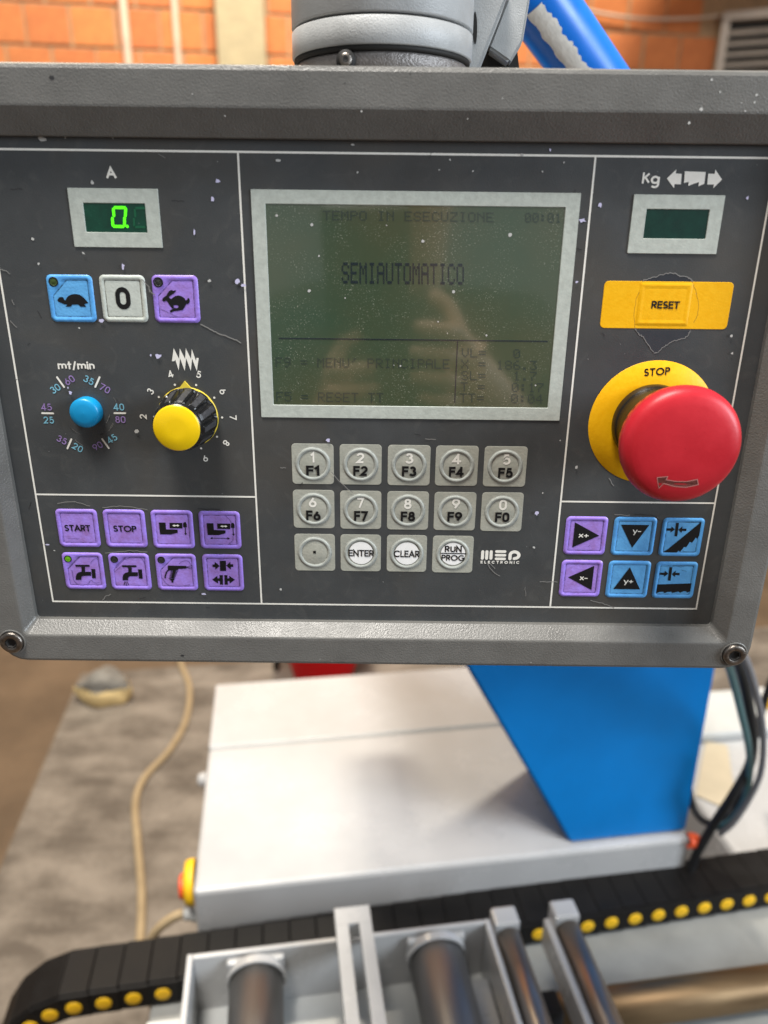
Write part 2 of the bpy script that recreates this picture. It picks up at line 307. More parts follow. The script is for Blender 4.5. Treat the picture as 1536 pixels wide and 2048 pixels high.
GL = {
 'A': (.78, [[(0, 0), (.39, 1), (.78, 0)], [(.13, .31), (.65, .31)]]),
 'C': (.84, [arc(.48, .5, .48, .5, 42, 318, 24)]), 'E': (.48, [[(.48, 1), (0, 1), (0, 0), (.48, 0)], [(0, .52), (.43, .52)]]),
 'F': (.46, [[(.46, 1), (0, 1), (0, 0)], [(0, .52), (.42, .52)]]), 'G': (.94, [arc(.48, .5, .48, .5, 44, 352, 26)+[(.94, .46), (.52, .46)]]),
 'I': (0, [[(0, 0), (0, 1)]]), 'K': (.60, [[(0, 0), (0, 1)], [(.56, 1), (.02, .42)], [(.17, .60), (.60, 0)]]), 'L': (.42, [[(0, 1), (0, 0), (.42, 0)]]),
 'N': (.64, [[(0, 0), (0, 1), (.64, 0), (.64, 1)]]), 'O': (.98, ['c', arc(.49, .5, .49, .5, 0, 360, 30)[:-1]]),
 'P': (.52, [[(0, 0), (0, 1)], [(0, 1), (.27, 1)]+arc(.27, .74, .25, .26, 90, -90)+[(0, .48)]]),
 'R': (.54, [[(0, 0), (0, 1)], [(0, 1), (.27, 1)]+arc(.27, .74, .25, .26, 90, -90)+[(0, .48)], [(.25, .48), (.54, 0)]]),
 'S': (.52, [arc(.26, .745, .22, .255, 25, 270, 16)+arc(.26, .245, .26, .245, 90, -155, 16)[1:]]), 'T': (.56, [[(0, 1), (.56, 1)], [(.28, 0), (.28, 1)]]),
 'U': (.58, [[(0, 1), (0, .29)]+arc(.29, .29, .29, .29, 180, 360)+[(.58, 1)]]),
 '0': (.52, ['c', arc(.26, .68, .26, .32, 0, 180, 12)+arc(.26, .32, .26, .32, 180, 360, 12)]), '1': (.20, [[(0, .80), (.20, 1), (.20, 0)]]),
 '2': (.54, [arc(.27, .72, .26, .28, 170, -30, 16)+[(.0, 0), (.54, 0)]]),
 '3': (.50, [arc(.24, .76, .21, .24, 165, -90, 16), arc(.24, .26, .26, .26, 90, -165, 16)]), '4': (.58, [[(.42, 0), (.42, 1)], [(.42, .99), (0, .24), (.58, .24)]]),
 '5': (.52, [[(.46, 1), (.12, 1), (.06, .54)]+arc(.25, .32, .27, .32, 128, -155, 18)]),
 '6': (.54, ['c', arc(.27, .30, .27, .30, 0, 360, 24)[:-1], 'o', [(.05, .42), (.36, 1)]]), '7': (.52, [[(0, 1), (.52, 1), (.16, 0)]]),
 '8': (.52, ['c', arc(.26, .765, .205, .235, 0, 360, 20)[:-1], 'c', arc(.26, .265, .26, .265, 0, 360, 22)[:-1]]),
 '9': (.54, ['c', arc(.27, .70, .27, .30, 0, 360, 24)[:-1], 'o', [(.49, .58), (.18, 0)]]),
 'm': (.80, [[(0, 0), (0, .68)], [(0, .44)]+arc(.20, .46, .20, .21, 180, 0, 10)+[(.40, 0)], [(.40, .44)]+arc(.60, .46, .20, .21, 180, 0, 10)+[(.80, 0)]]),
 'n': (.42, [[(0, 0), (0, .68)], [(0, .44)]+arc(.21, .46, .21, .21, 180, 0, 10)+[(.42, 0)]]), 'i': (0, [[(0, 0), (0, .64)], [(0, .945), (0, .985)]]),
 't': (.28, [[(.13, 0), (.13, .98)], [(0, .66), (.28, .66)]]), 'g': (.56, ['c', arc(.28, .34, .28, .34, 0, 360, 24)[:-1], 'o', [(.56, .68), (.56, -.06)]+arc(.29, -.06, .27, .22, 0, -150, 12)]),
 'x': (.54, [[(0, 0), (.52, .68)], [(.02, .68), (.54, 0)]]), 'y': (.56, [[(0, .68), (.27, .06)], [(.56, .68), (.16, -.28)]]),
 '/': (.30, [[(0, -.12), (.30, 1.02)]]), '+': (.46, [[(0, .34), (.46, .34)], [(.23, .11), (.23, .57)]]), '-': (.34, [[(0, .34), (.34, .34)]]), ' ': (.3, []),
}
def glyph_polys(text, wt, track):
    """polys in cap-height units and total width"""
    wt += .028; x = wt/2; out = []
    for ch in text:
        wd, st = GL[ch]; closed = False
        for sk in st:
            if sk == 'c': closed = True; continue
            if sk == 'o': closed = False; continue
            inset = [(px+x, wt/2+py*(1-wt) if 0 <= py <= 1 else py) for px, py in sk]
            cap = 'butt' if any(abs(a[0]-b[0]) > .02 and abs(a[1]-b[1]) > .02 for a, b in zip(sk, sk[1:])) and len(sk) > 6 else 'square'
            if len(sk) == 2 and abs(sk[0][0]-sk[1][0]) > .02 and abs(sk[0][1]-sk[1][1]) > .02: cap = 'butt'
            out.append(ribbon2(inset, wt/2, closed, cap)); 
        x += wd+wt+track
    return out, x-track-wt/2
def _tw(w): return w+.0
def text_mesh(mb, text, zm, xl, xr, yl, yr, top, lift, wt=.16, track=.10, mi=0):
    """text whose outline spans xl..xr on a baseline yl..yr (reading frame zm) with cap height yl-top"""
    a, b = Vector(zm(xl, yl, lift)), Vector(zm(xr, yr, lift)); c = Vector(zm(xl, top, lift)); hgt = abs(c.y-a.y)
    polys, W = glyph_polys(text, wt, track); ex = (b-a)/W; t = (b-a).normalized(); ey = Vector((-t.y, t.x))*hgt
    for k, st in enumerate(polys):
        for q in st: mb.poly([PN(*(a+ex*p.x+ey*p.y), lift+k*1.2e-5) for p in q], mi)
def text_rot(mb, text, c, hgt, ang, lift, wt=.15, track=.09, mi=0):
    polys, W = glyph_polys(text, wt-.02, track); t = Vector((math.cos(rad(ang)), math.sin(rad(ang)))); nrm = Vector((-t.y, t.x)); c = Vector(c)
    for k, st in enumerate(polys):
        for q in st: mb.poly([PN(*(c+t*(p.x-W/2)*hgt+nrm*(p.y-.5)*hgt), lift+k*1.2e-5) for p in q], mi)
def flat(mb, zm, pts, lift, mi=0): mb.poly([PN(*zm(x, y, lift), lift) for x, y in pts], mi)
def line(mb, zm, pts, hw_px, lift, mi=0, closed=False, cap='butt'):
    hw = hw_px/zm.k*2.35e-4
    for q in ribbon2([zm(x, y, lift) for x, y in pts], hw, closed, cap): mb.poly([PN(*p, lift) for p in q], mi)
def cap_(mb, zm, p, q, hw_px, lift, mi=0): mb.poly([PN(*c, lift) for c in capsule(zm(*p, lift), zm(*q, lift), hw_px/zm.k*2.35e-4)], mi)
def rloop(cu, cv, w_, h_, r, n=5, cham=0.0):
    """rounded rectangle loop from top left, clockwise; top left corner may be a chamfer"""
    r = max(r, 1e-5); out = []
    for ci, (sx, sy, a0) in enumerate(((-1, 1, 180), (1, 1, 90), (1, -1, 0), (-1, -1, -90))):
        if ci == 0 and cham > 0:
            p0, p1 = Vector((cu-w_/2, cv+h_/2-cham)), Vector((cu-w_/2+cham, cv+h_/2))
            out += [tuple(p0.lerp(p1, k/n)) for k in range(n+1)]; continue
        for k in range(n+1):
            a = rad(a0-90*k/n); out.append((cu+sx*(w_/2-r)+r*math.cos(a), cv+sy*(h_/2-r)+r*math.sin(a)))
    return out
def loops_mesh(mb, loops, mats, fill=None):
    """loops: list of (points uv, lift); bands of faces between neighbours, last one filled"""
    n = len(loops[0][0]); o = len(mb.v)
    for pts, lift in loops: mb.v += [PN(p[0], p[1], lift) for p in pts]
    for k in range(len(loops)-1):
        for i in range(n):
            j = (i+1) % n; mb.f.append([o+k*n+i, o+k*n+j, o+(k+1)*n+j, o+(k+1)*n+i]); mb.m.append(mats[k]); mb.sm.append(True)
    if fill is not None: mb.f.append([o+(len(loops)-1)*n+i for i in range(n)]); mb.m.append(fill); mb.sm.append(False)
# ================================================================== SETTING
m = MB(); m.box(RM, -12, 9, -6, 5.62, -.2, 0.0); struct(m.build("floor", FLOORM))
m = MB(); m.box(RM, -.745, 3.0, .2, 2.50, 0.0, .004); struct(m.build("concrete_pad", PADM))
wall = thing("brick_wall", "orange hollow clay brick wall with pale mortar joints behind the panel", "wall", RM(0, 5.5, 0))
m = MB(); m.box(RM, -12, 4.1, 5.5, 5.62, 0, 4.6); m.build("mortar_bed", MORTAR, wall)
BW, BH, JN = .262, .222, .018
bm_ = MB(); bm_.box(lambda x, y, z: Vector(wall["_base"])+EX*x+EY*y+Vector((0, 0, z)), -(BW-JN)/2, (BW-JN)/2, -.010, .0, -(BH-JN)/2, (BH-JN)/2, bev=.004)
brick0 = None
for r in range(9):
    z = 1.555+BH*r
    for c in range(23):
        x = -2.72+BW*c+(BW*.5 if r % 2 else .07*0)+.02
        if x > 3.05: continue
        if brick0 is None: brick0 = bm_.build("brick", BRICK, wall); o = brick0
        else: o = brick0.copy(); COL.objects.link(o)
        o.location = EX*x+Vector((0, 0, z))+EX*random.uniform(-.004, .004)-EY*random.uniform(0, .003)
m = MB(); p1 = onroomy(432, 60, 5.25); x1 = p1.dot(EX); x2 = onroomy(531, 60, 5.25).dot(EX)
m.box(RM, x1, x2, 5.25, 5.497, 0, 4.5, bev=.012); tag(m.build("concrete_pillar", CONC, None, RM(x1, 5.25, 0)), "cream concrete pillar standing in front of the brick wall", "pillar")
for px, rr, lab in ((250, .026, "wider pale vertical conduit on the bricks, farther from the pillar"), (352, .020, "thin pale vertical conduit on the bricks, nearer the pillar")):
    b = onroomy(px, 60, 5.44); xx = b.dot(EX); m = MB(); m.tube([RM(xx, 5.455, 0), RM(xx, 5.455, 2.2), RM(xx, 5.455, 4.4)], rr, 12)
    tag(m.build("conduit", PIPE, None, RM(xx, 5.455, 0)), lab, "conduit")
m = MB(); m.tube(spline([onroomy(x, y, 5.44) for x, y in ((1040, -40), (1130, 5), (1190, 24), (1280, 37), (1380, 37), (1450, 30), (1490, 26))], 6), .010, 8)
tag(m.build("wall_cable", CABLEW), "pale cable sagging across the brick wall towards the louvred grille", "cable")
# right hand wall and louvred grille
gx = onroomy(1443, 100, 5.40).dot(EX)
m = MB(); m.box(RM, 4.1, 4.25, -3, 5.62, 0, 4.6); side = m.build("side_wall", SIDEW, None, RM(4.1, 5, 0)); tag(side, "dull brown rendered side wall behind the grille", "wall")
g = thing("louvre_grille", "beige metal louvred grille standing in the corner by the brick wall", "grille", RM(gx, 5.4, 2.2))
def GR(x, y, z):                                                     # grille axes: x along its face (towards the viewer), y depth, z up
    return RM(gx, 5.4, 0)+(EX*.86-EY*.51)*x+(EX*.51+EY*.86)*y+Vector((0, 0, z))
zt = onroomy(1443, 42, 5.40).z
m = MB(); m.box(GR, 0, 1.1, .05, .10, 1.7, zt); m.build("back_panel", DARK, g)
m = MB(); m.box(GR, -.02, 1.12, -.03, .10, zt, zt+.05); m.box(GR, -.02, .03, -.02, .1, 1.7, zt-.002); m.box(GR, .36, .39, -.015, .02, 1.7, zt-.002); m.build("frame", GRILL, g)
for k in range(12):
    m = MB(); z0 = zt-.045-.062*k
    P = [GR(.032, -.012, z0-.032), GR(1.1, -.012, z0-.032), GR(1.1, .04, z0), GR(.032, .04, z0), GR(.032, -.012, z0-.040), GR(1.1, -.012, z0-.040), GR(1.1, .04, z0-.008), GR(.032, .04, z0-.008)]
    m.add(P, [(0, 1, 2, 3), (4, 5, 6, 7), (0, 1, 5, 4), (2, 3, 7, 6), (0, 3, 7, 4), (1, 2, 6, 5)]); m.build("slat", GRILL, g)
lampv = Vector((-0.3, 2.6, 6.0)); q1, q2 = onroomy(1321, 130, 5.49), onroomy(1400, 0, 5.49)
def toward(q, y): t = (y-lampv.dot(EY))/(q.dot(EY)-lampv.dot(EY)); return lampv+(q-lampv)*t
g1, g2 = toward(q1, 4.6)+EX*.14, toward(q2, 4.6)+EX*.14; gd = (g2-g1).normalized(); c1, c2 = g1-gd*.6, g1+gd*1.6
m = MB(); P = [c1, c1+EX*1.6, c2+EX*1.6, c2]; m.add(P+[p+EY*.25 for p in P], [(0, 1, 2, 3), (7, 6, 5, 4), (0, 4, 5, 1), (1, 5, 6, 2), (2, 6, 7, 3), (3, 7, 4, 0)])
tag(m.build("shade_blocker", GRILL, None, c1), "grey slab added out of view to shade the right of the brick wall", "blocker")  # unseen slab added to cast the slanting shade on the bricks
# ------------------------------------------------------------------ floor items
def lump():
    c = onz(210, 1376, .04); bm = bmesh.new(); bmesh.ops.create_icosphere(bm, subdivisions=4, radius=1); m = MB(); rng = random.Random(3); ph = [rng.uniform(0, 6) for _ in range(6)]
    for v in bm.verts:
        d = v.co.normalized(); k = 1+.16*math.sin(3*d.x+ph[0])+.13*math.sin(4*d.y+ph[1])+.08*math.sin(7*d.x+ph[2])+.05*math.sin(9*d.y+5*d.z+ph[3]); z = max(d.z*k, -.62)
        v.co = Vector((d.x*k*.102, d.y*k*.065, z*.062))
    bm.verts.index_update(); o = len(m.v); m.v += [Vector((c.x, c.y, .040))+v.co for v in bm.verts]
    for f in bm.faces: m.f.append([v.index+o for v in f.verts]); m.m.append(1 if f.calc_center_median().z > .024 else 0); m.sm.append(True)
    bm.free(); tag(m.build("foam_lump", [LUMPY, LUMPG], None, (c.x, c.y, 0)), "cream coloured lump with a crusty grey top lying on the floor", "lump")
lump()
m = MB(); m.tube(spline([onz(x, y, .010) for x, y in ((352, 1250), (360, 1320), (379, 1375), (372, 1440), (340, 1500), (290, 1555), (271, 1605), (275, 1680), (283, 1780), (281, 1870), (272, 1960))], 8), .011, 10)
tag(m.build("floor_cable", CABLE), "beige cable winding over the dusty floor beside the white cabinet", "cable")
b0 = onz(645, 1362, 0); m = MB()
m.lathe((b0.x, b0.y+.045, 0), (0, 0, 1), [(.098, 0), (.108, .004), (.170, .26), (.178, .262), (.178, .275), (.168, .275), (.10, .02)], 36, 0, True, True, True)
tag(m.build("bucket", REDPL, None, (b0.x, b0.y+.045, 0)), "red plastic bucket on the floor behind the white cabinet", "bucket")
m = MB(); a = onz(548, 1362, .0); m.tube([a+Vector((0, .06, .015)), a+Vector((.03, .09, .3)), a+Vector((.05, .1, .55))], .013, 10)
tag(m.build("tool_handle", RUB), "black rod leaning up beside the red bucket", "rod")
# ------------------------------------------------------------------ white cabinet with blue column
CX0, CX1, CY0, CY1, CZ = -.130, .556, .752, 1.222, .75
cab = thing("machine_cabinet", "low white machine cabinet carrying the blue column", "cabinet", RM(CX0, CY0, 0))
m = MB(); m.box(RM, CX0, CX1, CY0, 1.0378, 0.05, CZ, bev=.006); m.build("front_cover", WPAINT, cab)
m = MB(); m.box(RM, CX0, CX1, 1.0404, CY1, 0.05, CZ+.001, bev=.0025); m.build("rear_cover", WPAINT, cab)
m = MB(); m.box(RM, CX0+.002, CX1-.002, 1.0379, 1.0403, .06, CZ-.0012); m.build("seam_gasket", GPAINT, cab)
m = MB(); m.box(RM, CX0+.02, CX1-.02, CY0+.02, CY1-.02, 0, .049); m.build("plinth", BLACKH, cab)
m = MB(); m.lathe(RM(CX0-.003, 1.0, CZ-.03), -EX, [(.0001, .014), (.008, .013), (.011, .009), (.012, 0)], 16); m.build("hinge", WPAINT, cab)
# stop button on the cabinet side
st = MB(); c = RM(CX0-.001, CY0+.034, CZ-.018)
st.lathe(c, -EX, [(.029, 0), (.029, .007), (.027, .012), (.016, .013)], 28); o = st.build("button_base", DOT, cab)
st = MB(); st.lathe(c-Vector((0, 0, .006)), -EX, [(.013, .012), (.016, .014), (.0165, .018), (.014, .0205), (.0005, .021)], 28); st.build("button_cap", ORNG, cab)
m = MB(); c = RM(CX0, CY0+.030, CZ-.066); m.lathe(c, -EX, [(.013, -.002), (.013, .008), (.0105, .010), (.0105, .017), (.0085, .019)], 16, cap1=True); m.build("cable_gland", GPAINT, cab)
m = MB(); m.tube(spline([c-EX*.014, c-EX*.036-Vector((0, 0, .008)), c-EX*.062-Vector((0, 0, .035)), c-EX*.074-Vector((0, 0, .09)), c-EX*.075-Vector((0, 0, .3)), RM(CX0-.08, CY0+.02, .012)], 8), .0065, 10)
tag(m.build("gland_cable", CABLE), "short beige cable curving down out of the white cabinet's side gland", "cable")
col = MB(); y0, y1 = .765, .93
ux = [p.dot(EX) for p in (onroomy(1140, 1685, y0), onroomy(1372, 1668, y0), onroomy(935, 1338, y0), onroomy(1431, 1345, y0))]; uz = onroomy(935, 1338, y0).z
k = .22; zt2 = uz+k; xl2 = ux[2]+(ux[2]-ux[0])*k/(uz-.75); xr2 = ux[3]+(ux[3]-ux[1])*k/(uz-.75)
zb = CZ+.001
k = .06; zt2 = uz+k; xl2 = ux[2]+(ux[2]-ux[0])*k/(uz-.75); xr2 = ux[3]+(ux[3]-ux[1])*k/(uz-.75)
F = [(ux[0], zb), (ux[1], zb), (xr2, zt2), (xr2, zt2+.40), (xl2, zt2+.40), (xl2, zt2)]
col.add([RM(x, y0, z) for x, z in F]+[RM(x, y1, z) for x, z in F], [list(range(6)), list(range(6, 12))[::-1]]+[[i, (i+1) % 6, 6+(i+1) % 6, 6+i] for i in range(6)])
def bevel_obj(o, r, n=2):
    bm = bmesh.new(); bm.from_mesh(o.data); bmesh.ops.bevel(bm, geom=list(bm.edges), offset=r, segments=n, affect='EDGES'); bm.to_mesh(o.data); bm.free()
ct = thing("machine_column", "blue machine column flaring upward from the white cabinet", "column", RM(ux[0], y0, zb))
o = col.build("column_body", BPAINT, ct); bevel_obj(o, .004)
m = MB(); m.box(RM, .09, xl2-.001, .70, 1.12, 1.16, 1.52, bev=.02); m.box(RM, xl2-.0008, .52, .70, y0-.001, 1.16, 1.52, bev=.01); m.build("added_saw_head", BPAINT, ct)  # unseen head added behind the panel to shade the cabinet top
m = MB(); c = onroomy(1378, 1675, .752); m.lathe(c+EX*.003-Vector((0, 0, .006)), EX*1, [(.010, -.004), (.011, .004), (.008, .012), (.0004, .013)], 18); tag(m.build("orange_plug", ORNG, None, c), "small orange red plug at the white cabinet's right front corner", "plug")
# second housing on the right
hb = thing("machine_housing", "pale grey housing right of the blue column behind the hoses", "housing", RM(.74, .90, 0))
m = MB(); m.box(RM, .70, 1.5, .80, 1.24, 0.0, .62, bev=.012); m.build("body", WPAINT, hb)
m = MB(); m.box(RM, .705, 1.49, 1.10, 1.236, .621, .640, bev=.005); m.build("rear_ledge", GPAINT, hb)
m = MB(); q = [onz(x, y, .6225) for x, y in ((1392, 1590), (1412, 1482), (1455, 1490), (1470, 1585), (1440, 1612))]; m.poly(q); m.poly([p-Vector((0, 0, .001)) for p in q]); tag(m.build("sun_patch", SUNPATCH, None, q[0]), "pale yellow sun patch painted on the grey housing beside the hoses", "light patch")  # thin sheet coloured as a patch of sun on the housing
m = MB(); c = onz(1546, 1412, .64); m.lathe(c, (0, 0, 1), [(.020, 0), (.020, .012), (.014, .022), (.013, .045), (.0005, .046)], 20, 0, True, True); tag(m.build("yellow_knob", DOT, None, c), "small yellow knob at the right edge on the grey housing", "knob")
# ------------------------------------------------------------------ hoses on the right
def hose(name, mt, r, pts, lab):
    P = spline([onroomy(x, y, d) for x, y, d in pts], 8); m = MB(); m.tube(P, r, 12); tag(m.build(name, mt, None, P[-1]), lab, "hose", None)
hose("teal_hose", TEAL, .0043, ((1420, 1230, .56), (1440, 1290, .58), (1462, 1345, .62), (1482, 1424, .66), (1496, 1486, .69), (1500, 1540, .71), (1490, 1595, .72), (1470, 1632, .73), (1445, 1652, .74), (1420, 1655, .75)), "teal hose, the inner of the looping hoses right of the blue column")
hose("grey_hose", GREYH, .0039, ((1455, 1230, .55), (1478, 1290, .57), (1501, 1345, .61), (1521, 1424, .65), (1527, 1486, .68), (1520, 1550, .70), (1494, 1605, .715), (1466, 1646, .725), (1440, 1668, .735)), "grey hose, the outer of the looping hoses right of the blue column")
hose("black_hose", RUB, .0063, ((1440, 1230, .60), (1462, 1290, .62), (1484, 1345, .66), (1500, 1424, .70), (1506, 1486, .72), (1497, 1535, .72), (1465, 1592, .715), (1430, 1645, .735), (1400, 1695, .742), (1384, 1730, .745), (1378, 1762, .742)), "thick black hose running down into the cable chain beside the orange plug")
hose("thin_black_cable", RUB, .005, ((1375, 1560, .80), (1385, 1610, .79), (1405, 1640, .77), (1440, 1648, .75), (1470, 1620, .74), (1490, 1560, .73)), "thin black cable looping from behind the blue column to the hoses")
hose("far_black_cable", RUB, .006, ((1560, 1330, .9), (1538, 1375, .9), (1522, 1430, .92), (1518, 1470, .95)), "short black cable at the right edge above the grey housing")
# ------------------------------------------------------------------ machine bed, shaft, chain
m = MB(); m.box(RM, -.18, 1.3, .42, .752, .60, .660, bev=.004); tag(m.build("machine_bed", BEDP, None, RM(-.18, .42, .6)), "grey painted machine bed under the roller frame and chain", "machine bed")
m = MB(); m.tube([RM(x, .578, .6845) for x in (.225, .5, .8, 1.25)], .0235, 28); tag(m.build("guide_shaft", SHAFT, None, RM(.4, .578, .684)), "oily brown steel guide shaft along the machine bed", "shaft")
ch = thing("cable_chain", "black plastic cable chain with yellow dots along the cabinet front", "cable chain", RM(-.2, .70, .70))
def chain():
    LK, W0, W1, HT = .0342, .0, .066, .036; path = []; x = 1.0
    R0 = .105; xe = -.262; zt = .700
    n_straight = int((1.0-xe)/LK)
    for i in range(n_straight+8):
        sdist = i*LK; sx = 1.0-sdist
        if sx >= xe: px_, pz, an = sx, zt, 0.0
        else:
            th = (xe-sx)/R0
            if th > math.pi: break
            px_, pz, an = xe-R0*math.sin(th), zt-R0*(1-math.cos(th)), th
        path.append((px_, pz, an))
    ob = {}
    for (px_, pz, an) in path:
        yb = .669+(px_+.21)*.037
        t = Vector((-math.cos(an), 0, -math.sin(an))); nrm = Vector((-math.sin(an), 0, math.cos(an)))      # travel, outward
        def T(l, y, h): q = Vector((px_, 0, pz))+t*l+nrm*h; return RM(q.x, yb+y, q.z)
        o0 = T(0, 0, 0)
        m = MB(); m.box(T, -.0167, .0167, .004, W1-.004, -.004, .0, bev=.001); p = m.build("lid", CHAIN, ch)
        m = MB(); m.box(T, -.0190, .0158, .0, .0038, -HT, -.0015, bev=.0012); m.box(T, -.0190, .0158, W1-.0038, W1, -HT, -.0015, bev=.0012); m.box(T, -.015, .015, .004, W1-.004, -HT, -HT+.004); lk = m.build("link", CHAIN, ch)
        m = MB(); m.lathe(T(0, -.0001, -HT*.53), T(0, -1, -HT*.53)-T(0, 0, -HT*.53), [(.0094, 0), (.0092, .0008), (.0082, .0012), (.0003, .0013)], 20); m.build("dot", DOT, lk)
chain()
# ------------------------------------------------------------------ roller frame
rf = thing("roller_frame", "white painted roller frame below the panel", "roller frame", RM(-.12, .4, .70))
ZF = .800; XL, XR, YB = -.120, .222, .622; YN = .30
m = MB(); m.box(RM, XL, XL+.006, YN, YB, .70, ZF, bev=.001); m.build("left_side_plate", WPAINT, rf)
m = MB(); m.box(RM, XL+.0062, XR-.0062, YB-.006, YB-.0004, .70, ZF, bev=.001); m.build("rear_plate", WPAINT, rf)
m = MB(); m.box(RM, XR-.006, XR, YN, YB, .70, ZF, bev=.001); m.build("right_side_plate", WPAINT, rf)
m = MB(); m.box(RM, XL+.0064, XR-.0064, YN, YB-.0064, .715, .720); m.build("tray_floor", GPAINT, rf)
m = MB(); m.box(RM, XL-.036, XL-.0003, YN, .560, .68, ZF-.012, bev=.002); m.build("side_block", GPAINT, rf)
m = MB(); m.box(RM, XR-.030, XR-.0065, YN, YB-.03, .7202, .745, bev=.003); m.build("inner_bar", WPAINT, rf)
for s in (.01, .03): 
    m = MB(); m.lathe(RM(XR-.018, YB-.10-s*3, .745), (0, 0, 1), [(.006, 0), (.006, .003), (.004, .005), (.0003, .005)], 6, smooth=False); m.build("bolt", STEEL, rf)
for xc, rr in ((-.046, .0295), (.157, .0315)):
    m = MB(); m.lathe(RM(xc, YB-.018, ZF-.030), -EY, [(.008, -.012), (.008, 0), (rr-.003, 0), (rr, .003), (rr, .30)], 48, cap1=True); m.build("roller", ROLL_, rf)
    m = MB(); m.lathe(RM(xc, YB-.018, ZF-.030), -EY, [(rr+.0015, .0035), (rr+.0034, .0030), (rr+.0034, -.0060), (rr+.0015, -.0060), (rr+.0015, .0035)], 48, smooth=False); m.build("bearing_ring", WPAINT, rf)
    m = MB(); m.box(RM, xc-rr-.002, xc+rr+.002, YB-.0155, YB-.0066, ZF-.032, ZF-.004, bev=.003); m.build("roller_bracket", WPAINT, rf)
fk = MB(); zf = ZF+.022
for x0, x1 in ((.0435, .0575), (.0695, .0835)): fk.box(RM, x0, x1, YN, .6178, ZF+.001, zf)
fk.box(RM, .0435, .0835, .618, .640, ZF+.001, zf); fkp = fk.build("slotted_bar", WPAINT, rf)
for xc, lab in ((.2435, 0), (.3165, 1)):
    rb = thing("rod_bracket" , ("white ended steel rod beside the roller frame's right plate" if not lab else "white ended steel rod farther right over the guide shaft"), "rod", RM(xc, .62, ZF-.05), "steel rods with white end blocks right of the roller frame")
    m = MB(); m.box(RM, xc-.015, xc+.015, .615, .640, ZF-.052, ZF-.004, bev=.003); m.build("end_block", WPAINT, rb)
    m = MB(); m.tube([RM(xc+.001, y, ZF-.024) for y in (.6148, .5, .4, .30)], .0145, 32); m.build("rod", ROD, rb)
    m = MB()
    if lab: m.box(RM, xc-.024, xc-.0150, YN, .630, ZF-.060, ZF-.020, bev=.002)
    else: m.box(RM, xc-.012, xc+.012, YN, .6147, ZF-.075, ZF-.045, bev=.002)
    m.build("support_strip", WPAINT, rb)
m = MB(); m.box(RM, .268, .292, .545, .575, .6605, .735, bev=.003); m.lathe(RM(.280, .545, .712), -EY, [(.009, 0), (.009, .010), (.006, .012), (.0003, .012)], 18)
tag(m.build("black_clamp", RUB, None, RM(.28, .56, .66)), "small black clamp standing between the two steel rods", "clamp")
# ================================================================== PANEL
panel = thing("control_panel", "grey metal bandsaw control panel with colour keys, display and red stop button", "control panel", Vector((0, D, 1.3355)))
FL, FR, FB, FT = -.1800, .1708, 1.3580, 1.5925
WI = .0095
def rect(l, r, b, t, rr=0.0, n=5): return rloop((l+r)/2, (b+t)/2, r-l, t-b, rr, n)
def housing():
    m = MB(); OL, OR_, OB, OT = -.1981, .1904, 1.3364, 1.60925
    IL, IR, IB, IT = -.1844, .1763, 1.3521, 1.5938
    loops = [(rect(FL, FR, FB, 1.5835, .002), -.001), (rect(FL, FR, FB, 1.5835, .002), .0026), (rect(FL-.0003, FR+.0003, FB-.0003, 1.5838, .002), .0030),
             (rect(IL+.0006, IR-.0006, IB+.0006, IT-.0006, .003), WI-.0005), (rect(IL, IR, IB, IT, .003), WI-.0001), (rect(IL-.0008, IR+.0008, IB-.0008, IT+.0008, .0035), WI),
             (rect(OL+.0022, OR_-.0022, OB+.0022, OT-.0022, .0115), WI), (rect(OL+.0008, OR_-.0008, OB+.0008, OT-.0008, .0128), WI-.0006), (rect(OL, OR_, OB, OT, .0135), WI-.0022),
             (rect(OL, OR_, OB, OT, .0135), -.098), (rect(OL+.002, OR_-.002, OB+.002, OT-.002, .0115), -.100)]
    loops_mesh(m, loops, [0]*(len(loops)-1), 0); o = m.build("frame", FRAME, panel, fix=True)
    for p in o.data.polygons: p.use_smooth = False
    return o
housing()
m = MB(); loops_mesh(m, [(rect(FL-.0, FR+.0, FB, 1.5835, .002), .0)], [], 0); face = m.build("face_plate", FACE, panel)
# screws
for px, py in ((25, 1283), (1467, 1308)):
    u, v = onpanel(px, py, WI); m = MB()
    m.lathe(PN(u, v, WI+.0002), (0, -1, 0), [(.0070, 0, 0), (.0067, .0003, 0), (.0063, .0003, 0), (.0061, .0002, 1), (.0057, .00021, 1)], 36)
    seat = m.build("counterbore", [FRAME, BLACKH], panel)
    m = MB(); m.lathe(PN(u, v, WI), (0, -1, 0), [(.0058, .0002), (.0058, .0016), (.0053, .0021), (.0034, .0021), (.0030, .0019)], 36)
    sw = m.build("screw", STEEL, panel)
    m = MB(); m.lathe(PN(u, v, WI), (0, -1, 0), [(.0030, .0020), (.0026, .00195), (.0022, .0007)], 6, smooth=False, cap1=True); m.build("socket", BLACKH, sw)
# border lines
def border(p, q, hw=.00042):
    a, b = Vector(p), Vector(q); m = MB()
    for r in ribbon2([a, b], hw): m.poly([PN(*x, .00012) for x in r])
    m.build("border_line", WHITEP, panel)
TV, BV, LU, RU, V1, V2 = 1.5787, 1.3670, -.1708, .1622, -.0628, .0866
ML, MR = PX(300, 991.2)[1], PX(1280, 1004.6)[1]; e = .00043
border((LU-.0004, TV), (RU+.0004, TV)); border((LU-.0004, BV), (RU+.0004, BV))
border((LU, BV+e), (LU, TV-e)); border((RU, BV+e), (RU, TV-e)); border((V1, BV+e), (V1, TV-e)); border((V2, BV+e), (V2, TV-e))
border((LU+e, ML), (V1-e, ML)); border((V2+e, MR), (RU-e, MR))
